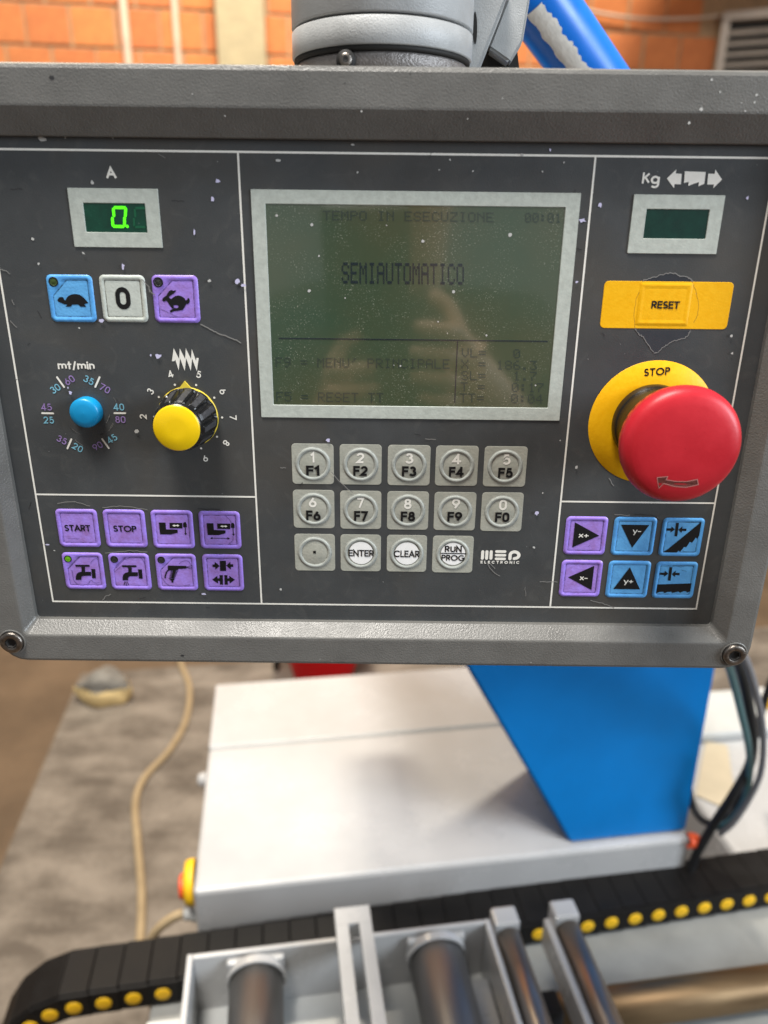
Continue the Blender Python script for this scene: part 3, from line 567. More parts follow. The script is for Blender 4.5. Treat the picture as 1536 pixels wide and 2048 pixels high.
# ---- displays
def quad_lift(zm, q, lift): return [zm(x, y, lift) for x, y in q]
def bezel(name, zm, outer, inner, label=None, parent=panel):
    """pale surround with a shallow bevelled window opening"""
    def rc(q): p = quad_lift(zm, q, .0); l = (p[0][0]+p[3][0])/2; r = (p[1][0]+p[2][0])/2; t = (p[0][1]+p[1][1])/2; b = (p[2][1]+p[3][1])/2; return l, r, b, t
    O, I = rc(outer), rc(inner); m = MB()
    loops_mesh(m, [(rect(*O, .0002, 2), .00008), (rect(O[0]+.0001, O[1]-.0001, O[2]+.0001, O[3]-.0001, .0002, 2), .00045), (rect(I[0]-.0002, I[1]+.0002, I[2]-.0002, I[3]+.0002, .0003, 2), .00045), (rect(*I, .0002, 2), .0001)], [0]*3)
    o = m.build(name, PALE, parent)
    for p in o.data.polygons: p.use_smooth = False
    if label: o["label"] = label
    return o, I
def window(name, I, mt, parent):
    m = MB(); m.poly([PN(I[0]-.0001, I[2]-.0001, .00016), PN(I[1]+.0001, I[2]-.0001, .00016), PN(I[1]+.0001, I[3]+.0001, .00016), PN(I[0]-.0001, I[3]+.0001, .00016)]); return m.build(name, mt, parent)
bz, I = bezel("meter_display", ZA, ((320, 255), (921, 257), (954, 651), (363, 650)), ((423, 356), (834, 357), (851, 550), (445, 549)), "small display with a lit green zero digit")
window("window", I, GLASSG, bz)
m = MB()
SEG = [((634, 384), (699, 385)), ((628, 510), (688, 511)), ((623, 396), (627, 438)), ((617, 457), (620, 502)), ((706, 394), (703, 440)), ((698, 455), (698, 502))]
for a, b in SEG: cap_(m, ZA, a, b, 8.5, .0003)
m.poly([PN(*p, .0003) for p in disc(ZA(716, 510, .0003), .00065, 12)]); m.build("lit_digit", SEGON, bz)
m = MB()
for a, b in SEG[:4]: cap_(m, ZA, (a[0]+143, a[1]+4), (b[0]+143, b[1]+4), 7, .0003)
m.build("unlit_digit", SEGOFF, bz)
bz2, I2 = bezel("load_display", ZG, ((590, 310), (1232, 322), (1172, 738), (545, 724)), ((681, 415), (1121, 423), (1092, 628), (656, 620)), "small display with a blank dark green window")
window("window", I2, GLASSD, bz2)
lb, IL_ = bezel("lcd_screen", ZL, ((0, 43), (1498, 58), (1396, 1087), (54, 1071)), ((68, 108), (1425, 124), (1343, 1028), (110, 1015)), "large olive green text screen")
window("screen_glass", IL_, LCD, lb)
FONT5 = {'S': "01110 10001 10000 01110 00001 10001 01110", 'E': "11111 10000 10000 11110 10000 10000 11111", 'M': "10001 11011 10101 10101 10001 10001 10001", 'I': "01110 00100 00100 00100 00100 00100 01110",
 'A': "01110 10001 10001 11111 10001 10001 10001", 'U': "10001 10001 10001 10001 10001 10001 01110", 'T': "11111 00100 00100 00100 00100 00100 00100", 'O': "01110 10001 10001 10001 10001 10001 01110",
 'C': "01110 10001 10000 10000 10000 10001 01110", 'F': "11111 10000 10000 11110 10000 10000 10000", 'N': "10001 11001 10101 10011 10001 10001 10001", 'P': "11110 10001 10001 11110 10000 10000 10000",
 'R': "11110 10001 10001 11110 10100 10010 10001", 'L': "10000 10000 10000 10000 10000 10000 11111", 'V': "10001 10001 10001 10001 10001 01010 00100", 'X': "10001 10001 01010 00100 01010 10001 10001",
 'D': "11100 10010 10001 10001 10001 10010 11100", 'Z': "11111 00001 00010 00100 01000 10000 11111", '0': "01110 10001 10011 10101 11001 10001 01110", '1': "00100 01100 00100 00100 00100 00100 01110",
 '3': "11111 00010 00100 00010 00001 10001 01110", '4': "00010 00110 01010 10010 11111 00010 00010", '5': "11111 10000 11110 00001 00001 10001 01110", '6': "00110 01000 10000 11110 10001 10001 01110",
 '7': "11111 00001 00010 00100 01000 01000 01000", '8': "01110 10001 10001 01110 10001 10001 01110", '9': "01110 10001 10001 01111 00001 00010 01100", '=': "00000 00000 11111 00000 11111 00000 00000",
 '.': "00000 00000 00000 00000 00000 01100 01100", ':': "00000 01100 01100 00000 01100 01100 00000", "'": "00110 00100 01000 00000 00000 00000 00000", ' ': "00000 "*7, '?': "01110 10001 00001 00010 00100 00000 00100"}
def lcdtext(mb, s, x0, y0, pitch, hgt, slope=.0115):
    cw = pitch/6.0; chh = hgt/7.0
    for i, ch in enumerate(s):
        for r, row in enumerate(FONT5[ch].split()):
            for c, bit in enumerate(row):
                if bit == '1':
                    xa = x0+i*pitch+c*cw-(y0+r*chh-500)*.0; ya = y0+r*chh+(xa-x0)*slope
                    flat(mb, ZL, ((xa, ya), (xa+cw*.92, ya), (xa+cw*.92, ya+chh*.93), (xa, ya+chh*.93)), .00026)
m = MB(); lcdtext(m, "SEMIAUTOMATICO", 415, 372, 39.9, 96); m.build("screen_text", LCDINK, lb)
m = MB(); lcdtext(m, "TEMPO IN ESECUZIONE", 330, 138, 41.0, 44); lcdtext(m, "00:01", 1243, 148, 34, 44); m.build("screen_text", LCDINK2, lb)
m = MB(); lcdtext(m, "F9 = MENU' PRINCIPALE", 115, 801, 37.8, 44); m.build("screen_text", LCDINK2, lb)
m = MB(); lcdtext(m, "F5 = RESET TT", 118, 957, 37.8, 44); m.build("screen_text", LCDINK2, lb)
m = MB()
for s, x, y in (("VL=", 957, 760), ("X =", 955, 811), ("SL=", 955, 863), ("T =", 952, 914), ("TT=", 948, 964)): lcdtext(m, s, x, y, 38.5, 42)
for s, x, y in (("0", 1190, 764), ("186.3", 1115, 815), ("1.7", 1190, 865), ("0:17", 1183, 916), ("0:04", 1180, 967)): lcdtext(m, s, x, y, 37.5, 42)
m.build("screen_text", LCDINK2, lb)
m = MB(); line(m, ZL, ((130, 715), (1345, 729)), 2.6, .00026); m.build("screen_rule", LCDINK, lb)
m = MB(); line(m, ZL, ((938, 728), (925, 1006)), 2.2, .00027); m.build("screen_rule", LCDINK, lb)
m = MB(); rng = random.Random(11)
for x, y, r in ((279, 202, 8), (780, 277, 8), (1175, 247, 10), (267, 501, 8), (920, 505, 9), (120, 160, 7), (312, 343, 5), (1068, 702, 5), (1070, 40, 0), (430, 533, 4), (617, 205, 3), (680, 840, 4), (1290, 928, 4), (850, 640, 4)):
    if r: m.poly([PN(p[0], p[1], .0003) for p in [(ZL(x+r*math.cos(a)*rng.uniform(.7, 1.1), y+r*math.sin(a)*rng.uniform(.7, 1.1), .0003)) for a in [k*.785 for k in range(8)]]])
o = m.build("paint_specks", DUSTW, lb); o["kind"] = "stuff"
# ---- labels printed on the face
def printed(name, fn, mt, parent=panel, label=None):
    m = MB(); fn(m); o = m.build(name, mt, parent)
    if label: o["label"] = label
    return o
PL = .00014
printed("lettering", lambda m: text_mesh(m, "A", ZA, 578, 645, 188, 188, 113, PL, .19), WHITEP)
printed("lettering", lambda m: (text_mesh(m, "K", ZG, 646, 702, 236, 237, 158, PL, .16), text_mesh(m, "g", ZG, 706, 769, 239, 240, 160, PL, .16)), WHITEP)
def sawsign(m):
    flat(m, ZG, ((823, 200), (890, 137), (886, 165), (928, 168), (922, 242), (878, 240), (873, 268)), PL)
    flat(m, ZG, ((950, 150), (1097, 155), (1087, 238), (1046, 256), (1050, 226), (1012, 238), (974, 253), (978, 224), (944, 232)), PL)
    flat(m, ZG, ((1115, 167), (1160, 168), (1165, 138), (1212, 208), (1150, 270), (1155, 243), (1108, 243)), PL)
printed("blade_tension_symbol", sawsign, WHITEP)
printed("lettering", lambda m: text_mesh(m, "mt/min", ZD, 432, 1000, 371, 373, 252, PL, .155, .07), WHITEP)
TICKS = (((415, 495), (523, 645)), ((1068, 495), (1003, 643)), ((187, 1047), (355, 1050)), ((1297, 1047), (1462, 1047)), ((635, 1448), (575, 1588)), ((1110, 1445), (1210, 1585)))
for p, q in TICKS: printed("tick_mark", lambda m: cap_(m, ZD, p, q, 14, PL), WHITEP)
for s, c, a, mt in (("30", (388, 670), 31, CYANP), ("60", (605, 540), 30, VIOP), ("35", (903, 540), -29, CYANP), ("70", (1150, 668), -31, VIOP), ("45", (252, 953), 0, VIOP), ("25", (287, 1153), 0, CYANP),
                    ("40", (1363, 952), 0, CYANP), ("80", (1388, 1145), 0, VIOP), ("35", (490, 1458), -30, VIOP), ("20", (733, 1575), -30, CYANP), ("90", (1038, 1552), 30, VIOP), ("45", (1258, 1440), 30, CYANP)):
    printed("lettering", lambda m: text_rot(m, s, ZD(*c, PL), .0033, a, PL, .145, .12), mt)
KC = Vector(onpanel(376.5, 834.0))
for s, a, in (("3", 144), ("4", 108), ("5", 72), ("6", 36), ("7", 0), ("8", -36), ("9", -72), ("2", 180)):
    t = Vector((math.cos(rad(a)), math.sin(rad(a))))
    printed("lettering", lambda m: text_rot(m, s, KC+t*(.0212 if s not in "3" else .0205), .0033, a-90, PL, .16), WHITEP)
    printed("tick_dot", lambda m: m.poly([PN(*p, PL) for p in disc(KC+t*.0160, .00052, 12)]), WHITEP)
printed("zigzag_symbol", lambda m: flat(m, ZY, ((540, 237), (565, 46), (645, 205), (655, 50), (733, 205), (742, 50), (820, 205), (830, 56), (893, 235), (900, 188), (932, 190), (905, 384), (835, 200), (817, 378), (748, 195), (728, 380), (658, 192), (640, 374), (590, 215), (575, 237)), PL), WHITEP)
# maker's mark
def mark(m):
    for p, q, r in (((327, 298), (316, 470), 42), ((434, 298), (424, 470), 42), ((543, 298), (535, 470), 42), ((680, 294), (896, 297), 39), ((672, 388), (892, 391), 38), ((668, 481), (884, 484), 38)): cap_(m, ZM, p, q, r, PL)
    pts = [(1020, 478), (1026, 420)]+[(1140+112*math.cos(rad(a)), 388-84*math.sin(rad(a))) for a in range(180, -95, -15)]
    line(m, ZM, pts, 44, PL+.00001); 
    for c in ((1020, 478), (1131, 473)): m.poly([PN(*p, PL+.00002) for p in disc(ZM(*c), 44/12.8*2.35e-4, 16)])
printed("maker_mark", mark, WHITEP); printed("lettering", lambda m: text_mesh(m, "ELECTRONIC", ZM, 268, 1260, 600, 607, 530, PL, .22, .55), WHITEP)
# chips on the frame
m = MB(); rng = random.Random(17)
for x, y, r in ((1423, 160, 4), (1402, 219, 5), (1378, 246, 4), (1440, 184, 3), (1513, 190, 4), (1509, 205, 3), (1483, 206, 2), (1490, 222, 3), (723, 223, 3), (385, 188, 2), (1005, 197, 2), (450, 232, 2), (935, 238, 2), (1062, 1325, 2), (640, 1318, 2)):
    u, v = onpanel(x, y, WI); m.poly([PN(u+r*1.4e-4*math.cos(a)*rng.uniform(.6, 1.2), v+r*1.4e-4*math.sin(a)*rng.uniform(.6, 1.2), WI+.00012) for a in [k*.9 for k in range(7)]])
o = m.build("paint_chips", DUSTW, panel); o["kind"] = "stuff"
m = MB()
for x, y, r in ((103, 155, 7), (365, 1311, 6), (1330, 1300, 2), (690, 166, 2), (820, 148, 2)):
    u, v = onpanel(x, y, WI); m.poly([PN(u+r*2e-4*math.cos(a)*rng.uniform(.6, 1.2), v+r*1e-4*math.sin(a)*rng.uniform(.6, 1.2), WI+.00012) for a in [k*.9 for k in range(7)]])
o = m.build("dark_nicks", SCRATCHD, panel); o["kind"] = "stuff"
# ---- keys
def corners(zm, q, k=None):
    p = [Vector(zm(x, y) if not isinstance(x, tuple) else None) for x, y in q]
    return (p[0]+p[1]+p[2]+p[3])/4, ((p[1]-p[0]).length+(p[2]-p[3]).length)/2, ((p[0]-p[3]).length+(p[1]-p[2]).length)/2
def key(q, zm, mats, label, led=None, ledzm=None, wells=True):
    c, w_, h_ = corners(zm, q); m = MB(); rr = .0022
    def lp(ins, lift, r, ch=0.0): return (rloop(c.x, c.y, w_-2*ins, h_-2*ins, r, 5, ch), lift)
    ch = .0068 if led else 0.0
    L = [lp(0, .00008, rr), lp(.00035, .00045, rr), lp(.0009, .00062, rr*.8), lp(.0017, .00055, rr*.5, ch*.8), lp(.0021, .00022, .0006, ch), lp(.00245, .00018, .0006, ch), lp(.0029, .00030, .0006, ch), ]
    loops_mesh(m, L, [0, 0, 0, 0, 2, 0 if not wells else 1], 1)
    o = m.build("key", mats, panel); o["label"] = label
    if led:
        u, v = led[3](led[0], led[1], .0006); r = led[2]*2.35e-4
        m = MB(); m.lathe(PN(u, v, .0005), (0, -1, 0), [(r, 0, 0), (r, .00022, 0), (r*.80, .00022, 0), (r*.76, .0001, 1), (r*.5, .0002, 1), (.00005, .0003, 1)], 24)
        m.build("indicator_lamp", [BLACKP, led[4]], o)
    return o
def icon(keyo, name, mt, fn): m = MB(); fn(m); return m.build(name, mt, keyo)
PK = [PURP, PURG, PURD]; BK = [BLUE, BLUG, BLUD]; WK = [WKEY, WKEY, BEID]
IL0 = .00042
k = key(((92.7, 549.2), (184.2, 549.4), (194, 644), (102.7, 643.6)), PX, BK, "blue key with a tortoise", (242, 303, 82/9.035, Z1, LEDD))
icon(k, "tortoise_symbol", BLACKP, lambda m: flat(m, Z1, ((315, 635), (330, 605), (355, 582), (385, 575), (415, 582), (432, 605), (442, 632), (458, 640), (472, 615), (490, 585), (520, 555), (560, 535), (610, 525), (660, 525), (710, 535), (760, 565), (800, 600), (840, 645), (878, 685), (850, 693), (820, 700), (802, 710), (815, 730), (838, 755), (735, 755), (710, 728), (690, 714), (580, 716), (565, 738), (550, 752), (460, 755), (480, 735), (492, 712), (440, 708), (400, 690), (360, 675), (325, 655)), IL0))
k = key(((197.9, 549.7), (289.6, 550), (297, 644.2), (207.3, 644)), PX, WK, "white key with a black zero")
icon(k, "zero_symbol", BLACKP, lambda m: text_mesh(m, "0", PX, 233.6, 263.0, 618.6, 619, 574, IL0, .19))
k = key(((302.9, 550), (395.3, 550.5), (401.6, 645.7), (310.8, 645)), PX, PK, "purple key with a running hare", (690, 310, 84/9.035, Z2, LEDO))
icon(k, "hare_symbol", BLACKP, lambda m: flat(m, Z2, ((762, 635), (775, 600), (800, 575), (835, 555), (850, 530), (865, 500), (890, 470), (925, 452), (950, 455), (955, 470), (985, 460), (1015, 455), (1000, 485), (970, 515), (930, 540), (895, 565), (885, 580), (900, 600), (930, 615), (960, 585), (1000, 562), (1050, 550), (1100, 560), (1140, 580), (1170, 605), (1185, 635), (1210, 635), (1220, 605), (1240, 595), (1258, 615), (1262, 650), (1250, 690), (1225, 705), (1200, 705), (1180, 735), (1160, 775), (1130, 815), (1090, 820), (1020, 830), (960, 840), (925, 862), (905, 850), (902, 825), (925, 805), (968, 790), (985, 768), (1010, 781), (1045, 775), (1060, 750), (1045, 728), (1000, 722), (960, 738), (978, 764), (962, 786), (945, 790), (925, 760), (895, 725), (870, 685), (850, 650), (825, 645), (805, 660), (780, 657)), IL0))
k = key(((110.3, 1017.5), (193.7, 1018.2), (201.9, 1093.9), (120.3, 1093)), PX, PK, "purple START key"); icon(k, "lettering", BLACKP, lambda m: text_mesh(m, "START", Z4, 218, 598, 382, 386, 288, IL0, .17, .04))
k = key(((205, 1018.5), (288.7, 1019.3), (295.9, 1094.5), (213.5, 1094)), PX, PK, "purple STOP key"); icon(k, "lettering", BLACKP, lambda m: text_mesh(m, "STOP", Z4, 930, 1272, 390, 396, 298, IL0, .17, .06))
def vise(dx, dy, arrows):
    def f(m):
        P = lambda pts: flat(m, Z3, [(x+dx, y+dy) for x, y in pts], IL0)
        P(((202, 255), (300, 257), (308, 355), (478, 360), (478, 405), (380, 432), (220, 430))); P(((357, 260), (545, 262), (548, 343), (362, 340)))
        P(((557, 270), (575, 250), (595, 250), (610, 280), (612, 325), (560, 325))); P(((583, 325.5), (594, 325.5), (599, 412), (588, 412))); P(((574, 412.5), (614, 412.5), (596, 442)))
        if arrows: P(((285, 471), (508, 474), (508, 483), (285, 480))); P(((255, 476), (287, 457), (287, 494))); P(((545, 480), (507, 460), (509, 498)))
    return f
def visew(dx, dy): return lambda m: flat(m, Z3, [(x+dx, y+dy) for x, y in ((398, 300), (430, 284), (432, 293), (470, 293), (472, 284), (503, 300), (475, 317), (472, 308), (435, 308), (432, 317))], IL0+.0001)
k = key(((300.7, 1019.8), (384.3, 1020.3), (390.5, 1096.4), (307.8, 1095.9)), PX, PK, "purple key with a vice jaw and short down arrow"); icon(k, "vice_symbol", BLACKP, vise(0, 0, 0)); icon(k, "arrow_symbol", WHITEP, visew(0, 0))
k = key(((396.6, 1021.6), (479.4, 1022.3), (483.2, 1097.2), (401.8, 1096.7)), PX, PK, "purple key with a vice jaw over a long double arrow"); icon(k, "vice_symbol", BLACKP, vise(700, 10, 1)); icon(k, "arrow_symbol", WHITEP, visew(703, 11))
def tap(dx, dy, drops):
    def f(m):
        P = lambda pts: flat(m, Z4, [(x+dx, y+dy) for x, y in pts], IL0)
        cap_(m, Z4, (384+dx, 889+dy), (566+dx, 889+dy), 17, IL0); P(((452, 905.5), (512, 905.5), (512, 974.5), (462, 974.5), (462, 930)))
        P(((378, 1095), (378, 1050), (390, 1010), (420, 985), (460, 975), (600, 977), (602, 1035), (490, 1037), (465, 1047), (458, 1070), (460, 1095))); P(((603, 935), (660, 935), (672, 1072), (618, 1072)))
        if drops:
            for a, b in (((1097, 1118), (1083, 1168)), ((1112, 1118), (1116, 1178)), ((1130, 1118), (1150, 1170))): line(m, Z4, (a, b), 4.5, IL0)
    return f
k = key(((123, 1104.3), (204.2, 1105.5), (213.2, 1177.9), (133.2, 1177.3)), PX, PK, "purple key with a tap and a lit green lamp", (262, 787, 60/7.314, Z4, LEDG)); icon(k, "tap_symbol", BLACKP, tap(0, 0, 0))
k = key(((215.9, 1105.7), (297.4, 1106.8), (304, 1179.3), (224.4, 1178.4)), PX, PK, "purple key with a running tap", (940, 795, 60/7.314, Z4, LEDO)); icon(k, "tap_symbol", BLACKP, tap(684, 6, 1))
def gun(m):
    flat(m, Z3, ((335, 885), (605, 890), (605, 930), (490, 936), (475, 946), (340, 960), (332, 930)), IL0)
    for i in range(7):
        y = 952+i*19; line(m, Z3, ((378-i*4.5, y+6), (488-i*8, y-4)), 6.2, IL0+.00002)
    flat(m, Z3, ((410, 950), (455, 948), (420, 1075), (385, 1075)), IL0+.00004)
    flat(m, Z3, ((352, 1082), (440, 1074), (415, 1108), (416, 1135), (390, 1135), (388, 1110)), IL0); line(m, Z3, ((347, 945), (315, 982), (300, 1025), (293, 1072)), 10.5, IL0+.00001)
    for a, b in (((606, 908), (690, 884)), ((606, 911), (690, 911)), ((606, 914), (688, 936))): line(m, Z3, (a, b), 3.2, IL0)
k = key(((309.6, 1106.8), (391.2, 1107.8), (396.4, 1180.6), (316.7, 1179.5)), PX, PK, "purple key with a spray gun", (237, 803, 60/7.314, Z3, LEDO)); icon(k, "spray_gun_symbol", BLACKP, gun)
def clampsym(m):
    for pts in (((1095, 815), (1183, 815), (1188, 965), (1100, 965)), ((985, 870), (1020, 870), (1022, 832), (1091, 890), (1032, 945), (1028, 910), (990, 908)), ((1290, 865), (1250, 868), (1248, 830), (1190, 888), (1258, 943), (1256, 905), (1292, 905)),
                ((1092, 1025), (1138, 1025), (1142, 1165), (1098, 1165), (1096, 1112), (1068, 1112), (1070, 1148), (985, 1093), (1058, 1035), (1062, 1072), (1093, 1072)), ((1162, 1025), (1205, 1025), (1207, 1072), (1235, 1072), (1232, 1035), (1315, 1092), (1240, 1148), (1238, 1112), (1210, 1112), (1212, 1165), (1166, 1165))): flat(m, Z3, pts, IL0)
k = key(((403.8, 1108.2), (485.2, 1108.7), (487.8, 1181.2), (409.6, 1180.6)), PX, PK, "purple key with closing and opening clamp arrows"); icon(k, "clamp_symbol", BLACKP, clampsym)
def lab(t, zm, *a): return lambda m: text_mesh(m, t, zm, *a, IL0+.0001, .115, .03)
k = key(((1133.1, 1032.3), (1217, 1033.3), (1208.6, 1109.8), (1125.8, 1107.9)), PX, PK, "purple x+ key with a triangle pointing right"); icon(k, "triangle_symbol", BLACKP, lambda m: flat(m, Z5, ((385, 235), (850, 492), (332, 720)), IL0)); icon(k, "lettering", WHITEP, lab("x+", Z5, 443, 640, 533, 535, 422))
k = key(((1123.5, 1119.5), (1206, 1120.2), (1198.5, 1193.6), (1117.5, 1191.8)), PX, PK, "purple x- key with a triangle pointing left"); icon(k, "triangle_symbol", BLACKP, lambda m: flat(m, Z5, ((755, 1072), (700, 1535), (252, 1292)), IL0)); icon(k, "lettering", WHITEP, lab("x-", Z5, 466, 622, 1352, 1354, 1240))
k = key(((1229.3, 1033.3), (1314.2, 1034.6), (1305.3, 1110.6), (1220.9, 1109.8)), PX, BK, "blue y- key with a triangle pointing down"); icon(k, "triangle_symbol", BLACKP, lambda m: flat(m, PX, ((1242.3, 1049.2), (1298.8, 1050), (1264.3, 1095.6)), IL0)); icon(k, "lettering", WHITEP, lab("y-", Z6, 43, 208, 450, 452, 342))
k = key(((1217.8, 1120.8), (1302.2, 1121.9), (1293.3, 1195.5), (1210.2, 1194.2)), PX, BK, "blue y+ key with a triangle pointing up"); icon(k, "triangle_symbol", BLACKP, lambda m: flat(m, PX, ((1260, 1134.6), (1280, 1178.9), (1226.5, 1178.1)), IL0)); icon(k, "lettering", WHITEP, lab("y+", Z5, 1308, 1494, 1412, 1415, 1305))
def arrows2(m, dx, dy):
    P = lambda pts: flat(m, Z6, [(x+dx, y+dy) for x, y in pts], IL0)
    P(((888, 248), (942, 248), (925, 378), (908, 508), (857, 505), (872, 376))); P(((710, 352), (800, 352), (800, 315), (864, 375), (780, 432), (785, 400), (705, 395))); P(((1085, 358), (1000, 355), (1015, 312), (932, 380), (990, 438), (1000, 400), (1080, 405)))
k = key(((1326.1, 1035.1), (1410, 1036.1), (1399, 1112.5), (1316.3, 1111.7)), PX, BK, "blue key with a slanted saw blade")
icon(k, "blade_symbol", BLACKP, lambda m: flat(m, Z6, ((635, 812), (740, 745), (1370, 228), (1385, 235), (1362, 420), (1340, 470), (1290, 548), (1260, 525), (1235, 570), (1190, 630), (1150, 605), (1130, 640), (1078, 715), (1040, 705), (1015, 740), (965, 800), (930, 780), (895, 818)), IL0)); icon(k, "arrows_symbol", BLACKP, lambda m: arrows2(m, 0, 0))
k = key(((1312.6, 1122.6), (1395.9, 1123.6), (1386, 1196.6), (1303.2, 1195.5)), PX, BK, "blue key with a level saw blade")
icon(k, "blade_symbol", BLACKP, lambda m: flat(m, Z6, ((500, 1430), (1190, 1408), (1165, 1555), (1095, 1585), (1080, 1560), (1030, 1560), (965, 1590), (930, 1565), (815, 1595), (800, 1570), (720, 1575), (660, 1598), (640, 1570), (565, 1575), (510, 1598), (490, 1570)), IL0)); icon(k, "arrows_symbol", BLACKP, lambda m: arrows2(m, -128, 850))
# creases worn into the film of some keys
CRP = mat("purple_crease", (.13, .075, .26, 1), .6); CRB = mat("blue_crease", (.045, .14, .22, 1), .6)
def crease(o, mt, zm, lines_, hw=3.2):
    m = MB()
    for n_, L_ in enumerate(lines_):
        P = spline([Vector((x, y, 0)) for x, y in L_], 4); jagline(m, zm, [(p.x, p.y) for p in P], hw, .00044+n_*.00001, n_, 2.0, 2)
    m.build("crease", mt, o)
def jagline(m, zm, pts, hw, lift, seed, jit=4, n=6):
    rng = random.Random(seed); out = []
    for a, b in zip(pts, pts[1:]):
        for k in range(n): t = k/n; out.append((a[0]+(b[0]-a[0])*t+rng.uniform(-jit, jit), a[1]+(b[1]-a[1])*t+rng.uniform(-jit, jit)))
    out.append(pts[-1]); line(m, zm, out, hw, lift)
KO = {o["label"]: o for o in panel.children if o.name.startswith("key")}
def kfind(t): return next(o for l, o in KO.items() if t in l)
crease(kfind("opening clamp"), CRP, Z3, [((890, 800), (960, 772), (1040, 777), (1120, 797), (1200, 775), (1320, 770)), ((885, 820), (888, 1000), (905, 1180)), ((915, 1196), (1150, 1192), (1380, 1200)), ((1385, 800), (1370, 950), (1390, 1180))])
crease(kfind("lit green"), CRP, Z4, [((320, 950), (350, 1100), (420, 1165), (490, 1175), (560, 1150), (600, 1100), (660, 1140), (730, 1130)), ((590, 850), (650, 790), (700, 800), (735, 950), (745, 1090)), ((262, 935), (340, 850), (425, 755))])
crease(kfind("running tap"), CRP, Z4, [((1100, 800), (1200, 765), (1330, 775), (1380, 850), (1415, 950), (1420, 1120)), ((950, 975), (1050, 890)), ((960, 900), (1100, 760))])
crease(kfind("spray gun"), CRP, Z3, [((250, 1060), (330, 1160), (500, 1195), (660, 1160)), ((500, 860), (560, 820), (630, 820), (670, 870))])
crease(kfind("long double"), CRP, Z3, [((1140, 140), (1240, 130), (1330, 135), (1335, 400), (1345, 550)), ((1180, 155), (1250, 230), (1262, 270)), ((1290, 450), (1285, 520), (1240, 565), (1340, 580))])
crease(kfind("x+"), CRP, Z5, [((290, 182), (500, 178), (880, 192), (922, 225), (908, 400), (880, 540), (895, 620)), ((820, 555), (880, 540)), ((870, 785), (560, 785), (260, 778), (225, 715)), ((640, 700), (680, 670))])
crease(kfind("x- key"), CRP, Z5, [((210, 1005), (340, 1010), (400, 1040), (500, 1022), (640, 1030), (820, 1060)), ((180, 1290), (200, 1340), (150, 1370)), ((830, 1060), (815, 1300), (788, 1520)), ((160, 1600), (450, 1596), (770, 1590))])
crease(kfind("level saw"), CRB, Z6, [((580, 1090), (800, 1085), (900, 1075), (980, 1095), (1100, 1065), (1180, 1080)), ((1205, 1110), (1190, 1250), (1160, 1395)), ((980, 1150), (1090, 1180))])
crease(kfind("slanted saw"), CRB, Z6, [((1140, 240), (1200, 225), (1360, 212)), ((1020, 780), (1060, 802), (1200, 806), (1260, 780), (1280, 650))])
crease(kfind("hare"), CRP, Z2, [((700, 780), (860, 850), (1000, 920), (1090, 950))])
crease(kfind("START"), CRP, Z4, [((125, 105), (150, 300), (195, 540)), ((130, 95), (300, 98)), ((260, 490), (430, 492))], 2.5)
# numeric keys
NK = [("F1", "1", (68, 79, 315, 81, 320, 320, 73, 318), (155, 233, 268, 210), (182, 204, 192, 131)), ("F2", "2", (352, 83, 600, 86, 600, 323, 354, 322), (433, 519, 271, 212), (452, 499, 196, 135)),
      ("F3", "3", (636, 87, 888, 90, 886, 328, 637, 326), (720, 805, 274, 214), (740, 788, 199, 137)), ("F4", "4", (922, 91, 1173, 94, 1165, 331, 915, 328), (997, 1084, 276, 217), (1017, 1069, 203, 141)),
      ("F5", "5", (1211, 94, 1463, 98, 1448, 336, 1197, 332), (1287, 1374, 282, 223), (1314, 1361, 206, 144)), ("F6", "6", (77, 352, 321, 355, 322, 580, 80, 578), (155, 241, 534, 475), (171, 217, 457, 396)),
      ("F7", "7", (355, 357, 598, 360, 598, 585, 357, 583), (438, 519, 537, 478), (457, 497, 460, 400)), ("F8", "8", (634, 361, 878, 363, 876, 590, 632, 587), (713, 798, 539, 481), (732, 777, 467, 406)),
      ("F9", "9", (914, 365, 1158, 368, 1153, 594, 906, 590), (988, 1075, 541, 483), (1015, 1063, 468, 406)), ("F0", "0", (1195, 367, 1440, 370, 1425, 599, 1182, 596), (1269, 1353, 544, 486), (1293, 1339, 474, 412)),
      (".", None, (85, 612, 324, 615, 326, 832, 90, 829), None, None), ("ENTER", None, (358, 615, 596, 619, 595, 835, 358, 832), (405, 555, 746, 707), None),
      ("CLEAR", None, (632, 618, 869, 622, 863, 838, 630, 835), (672, 824, 751, 711), None), ("RUN", None, (904, 622, 1143, 627, 1137, 844, 897, 840), (973, 1073, 721, 684), None)]
def blob(c, r0, r1, seed, n=34, jag=.05):
    rng = random.Random(seed); out = []
    for i in range(n): a = 2*math.pi*i/n; rr = r0*(1+rng.uniform(-jag, jag)); out.append((c[0]+rr*math.cos(a), c[1]+rr*math.sin(a)))
    return out
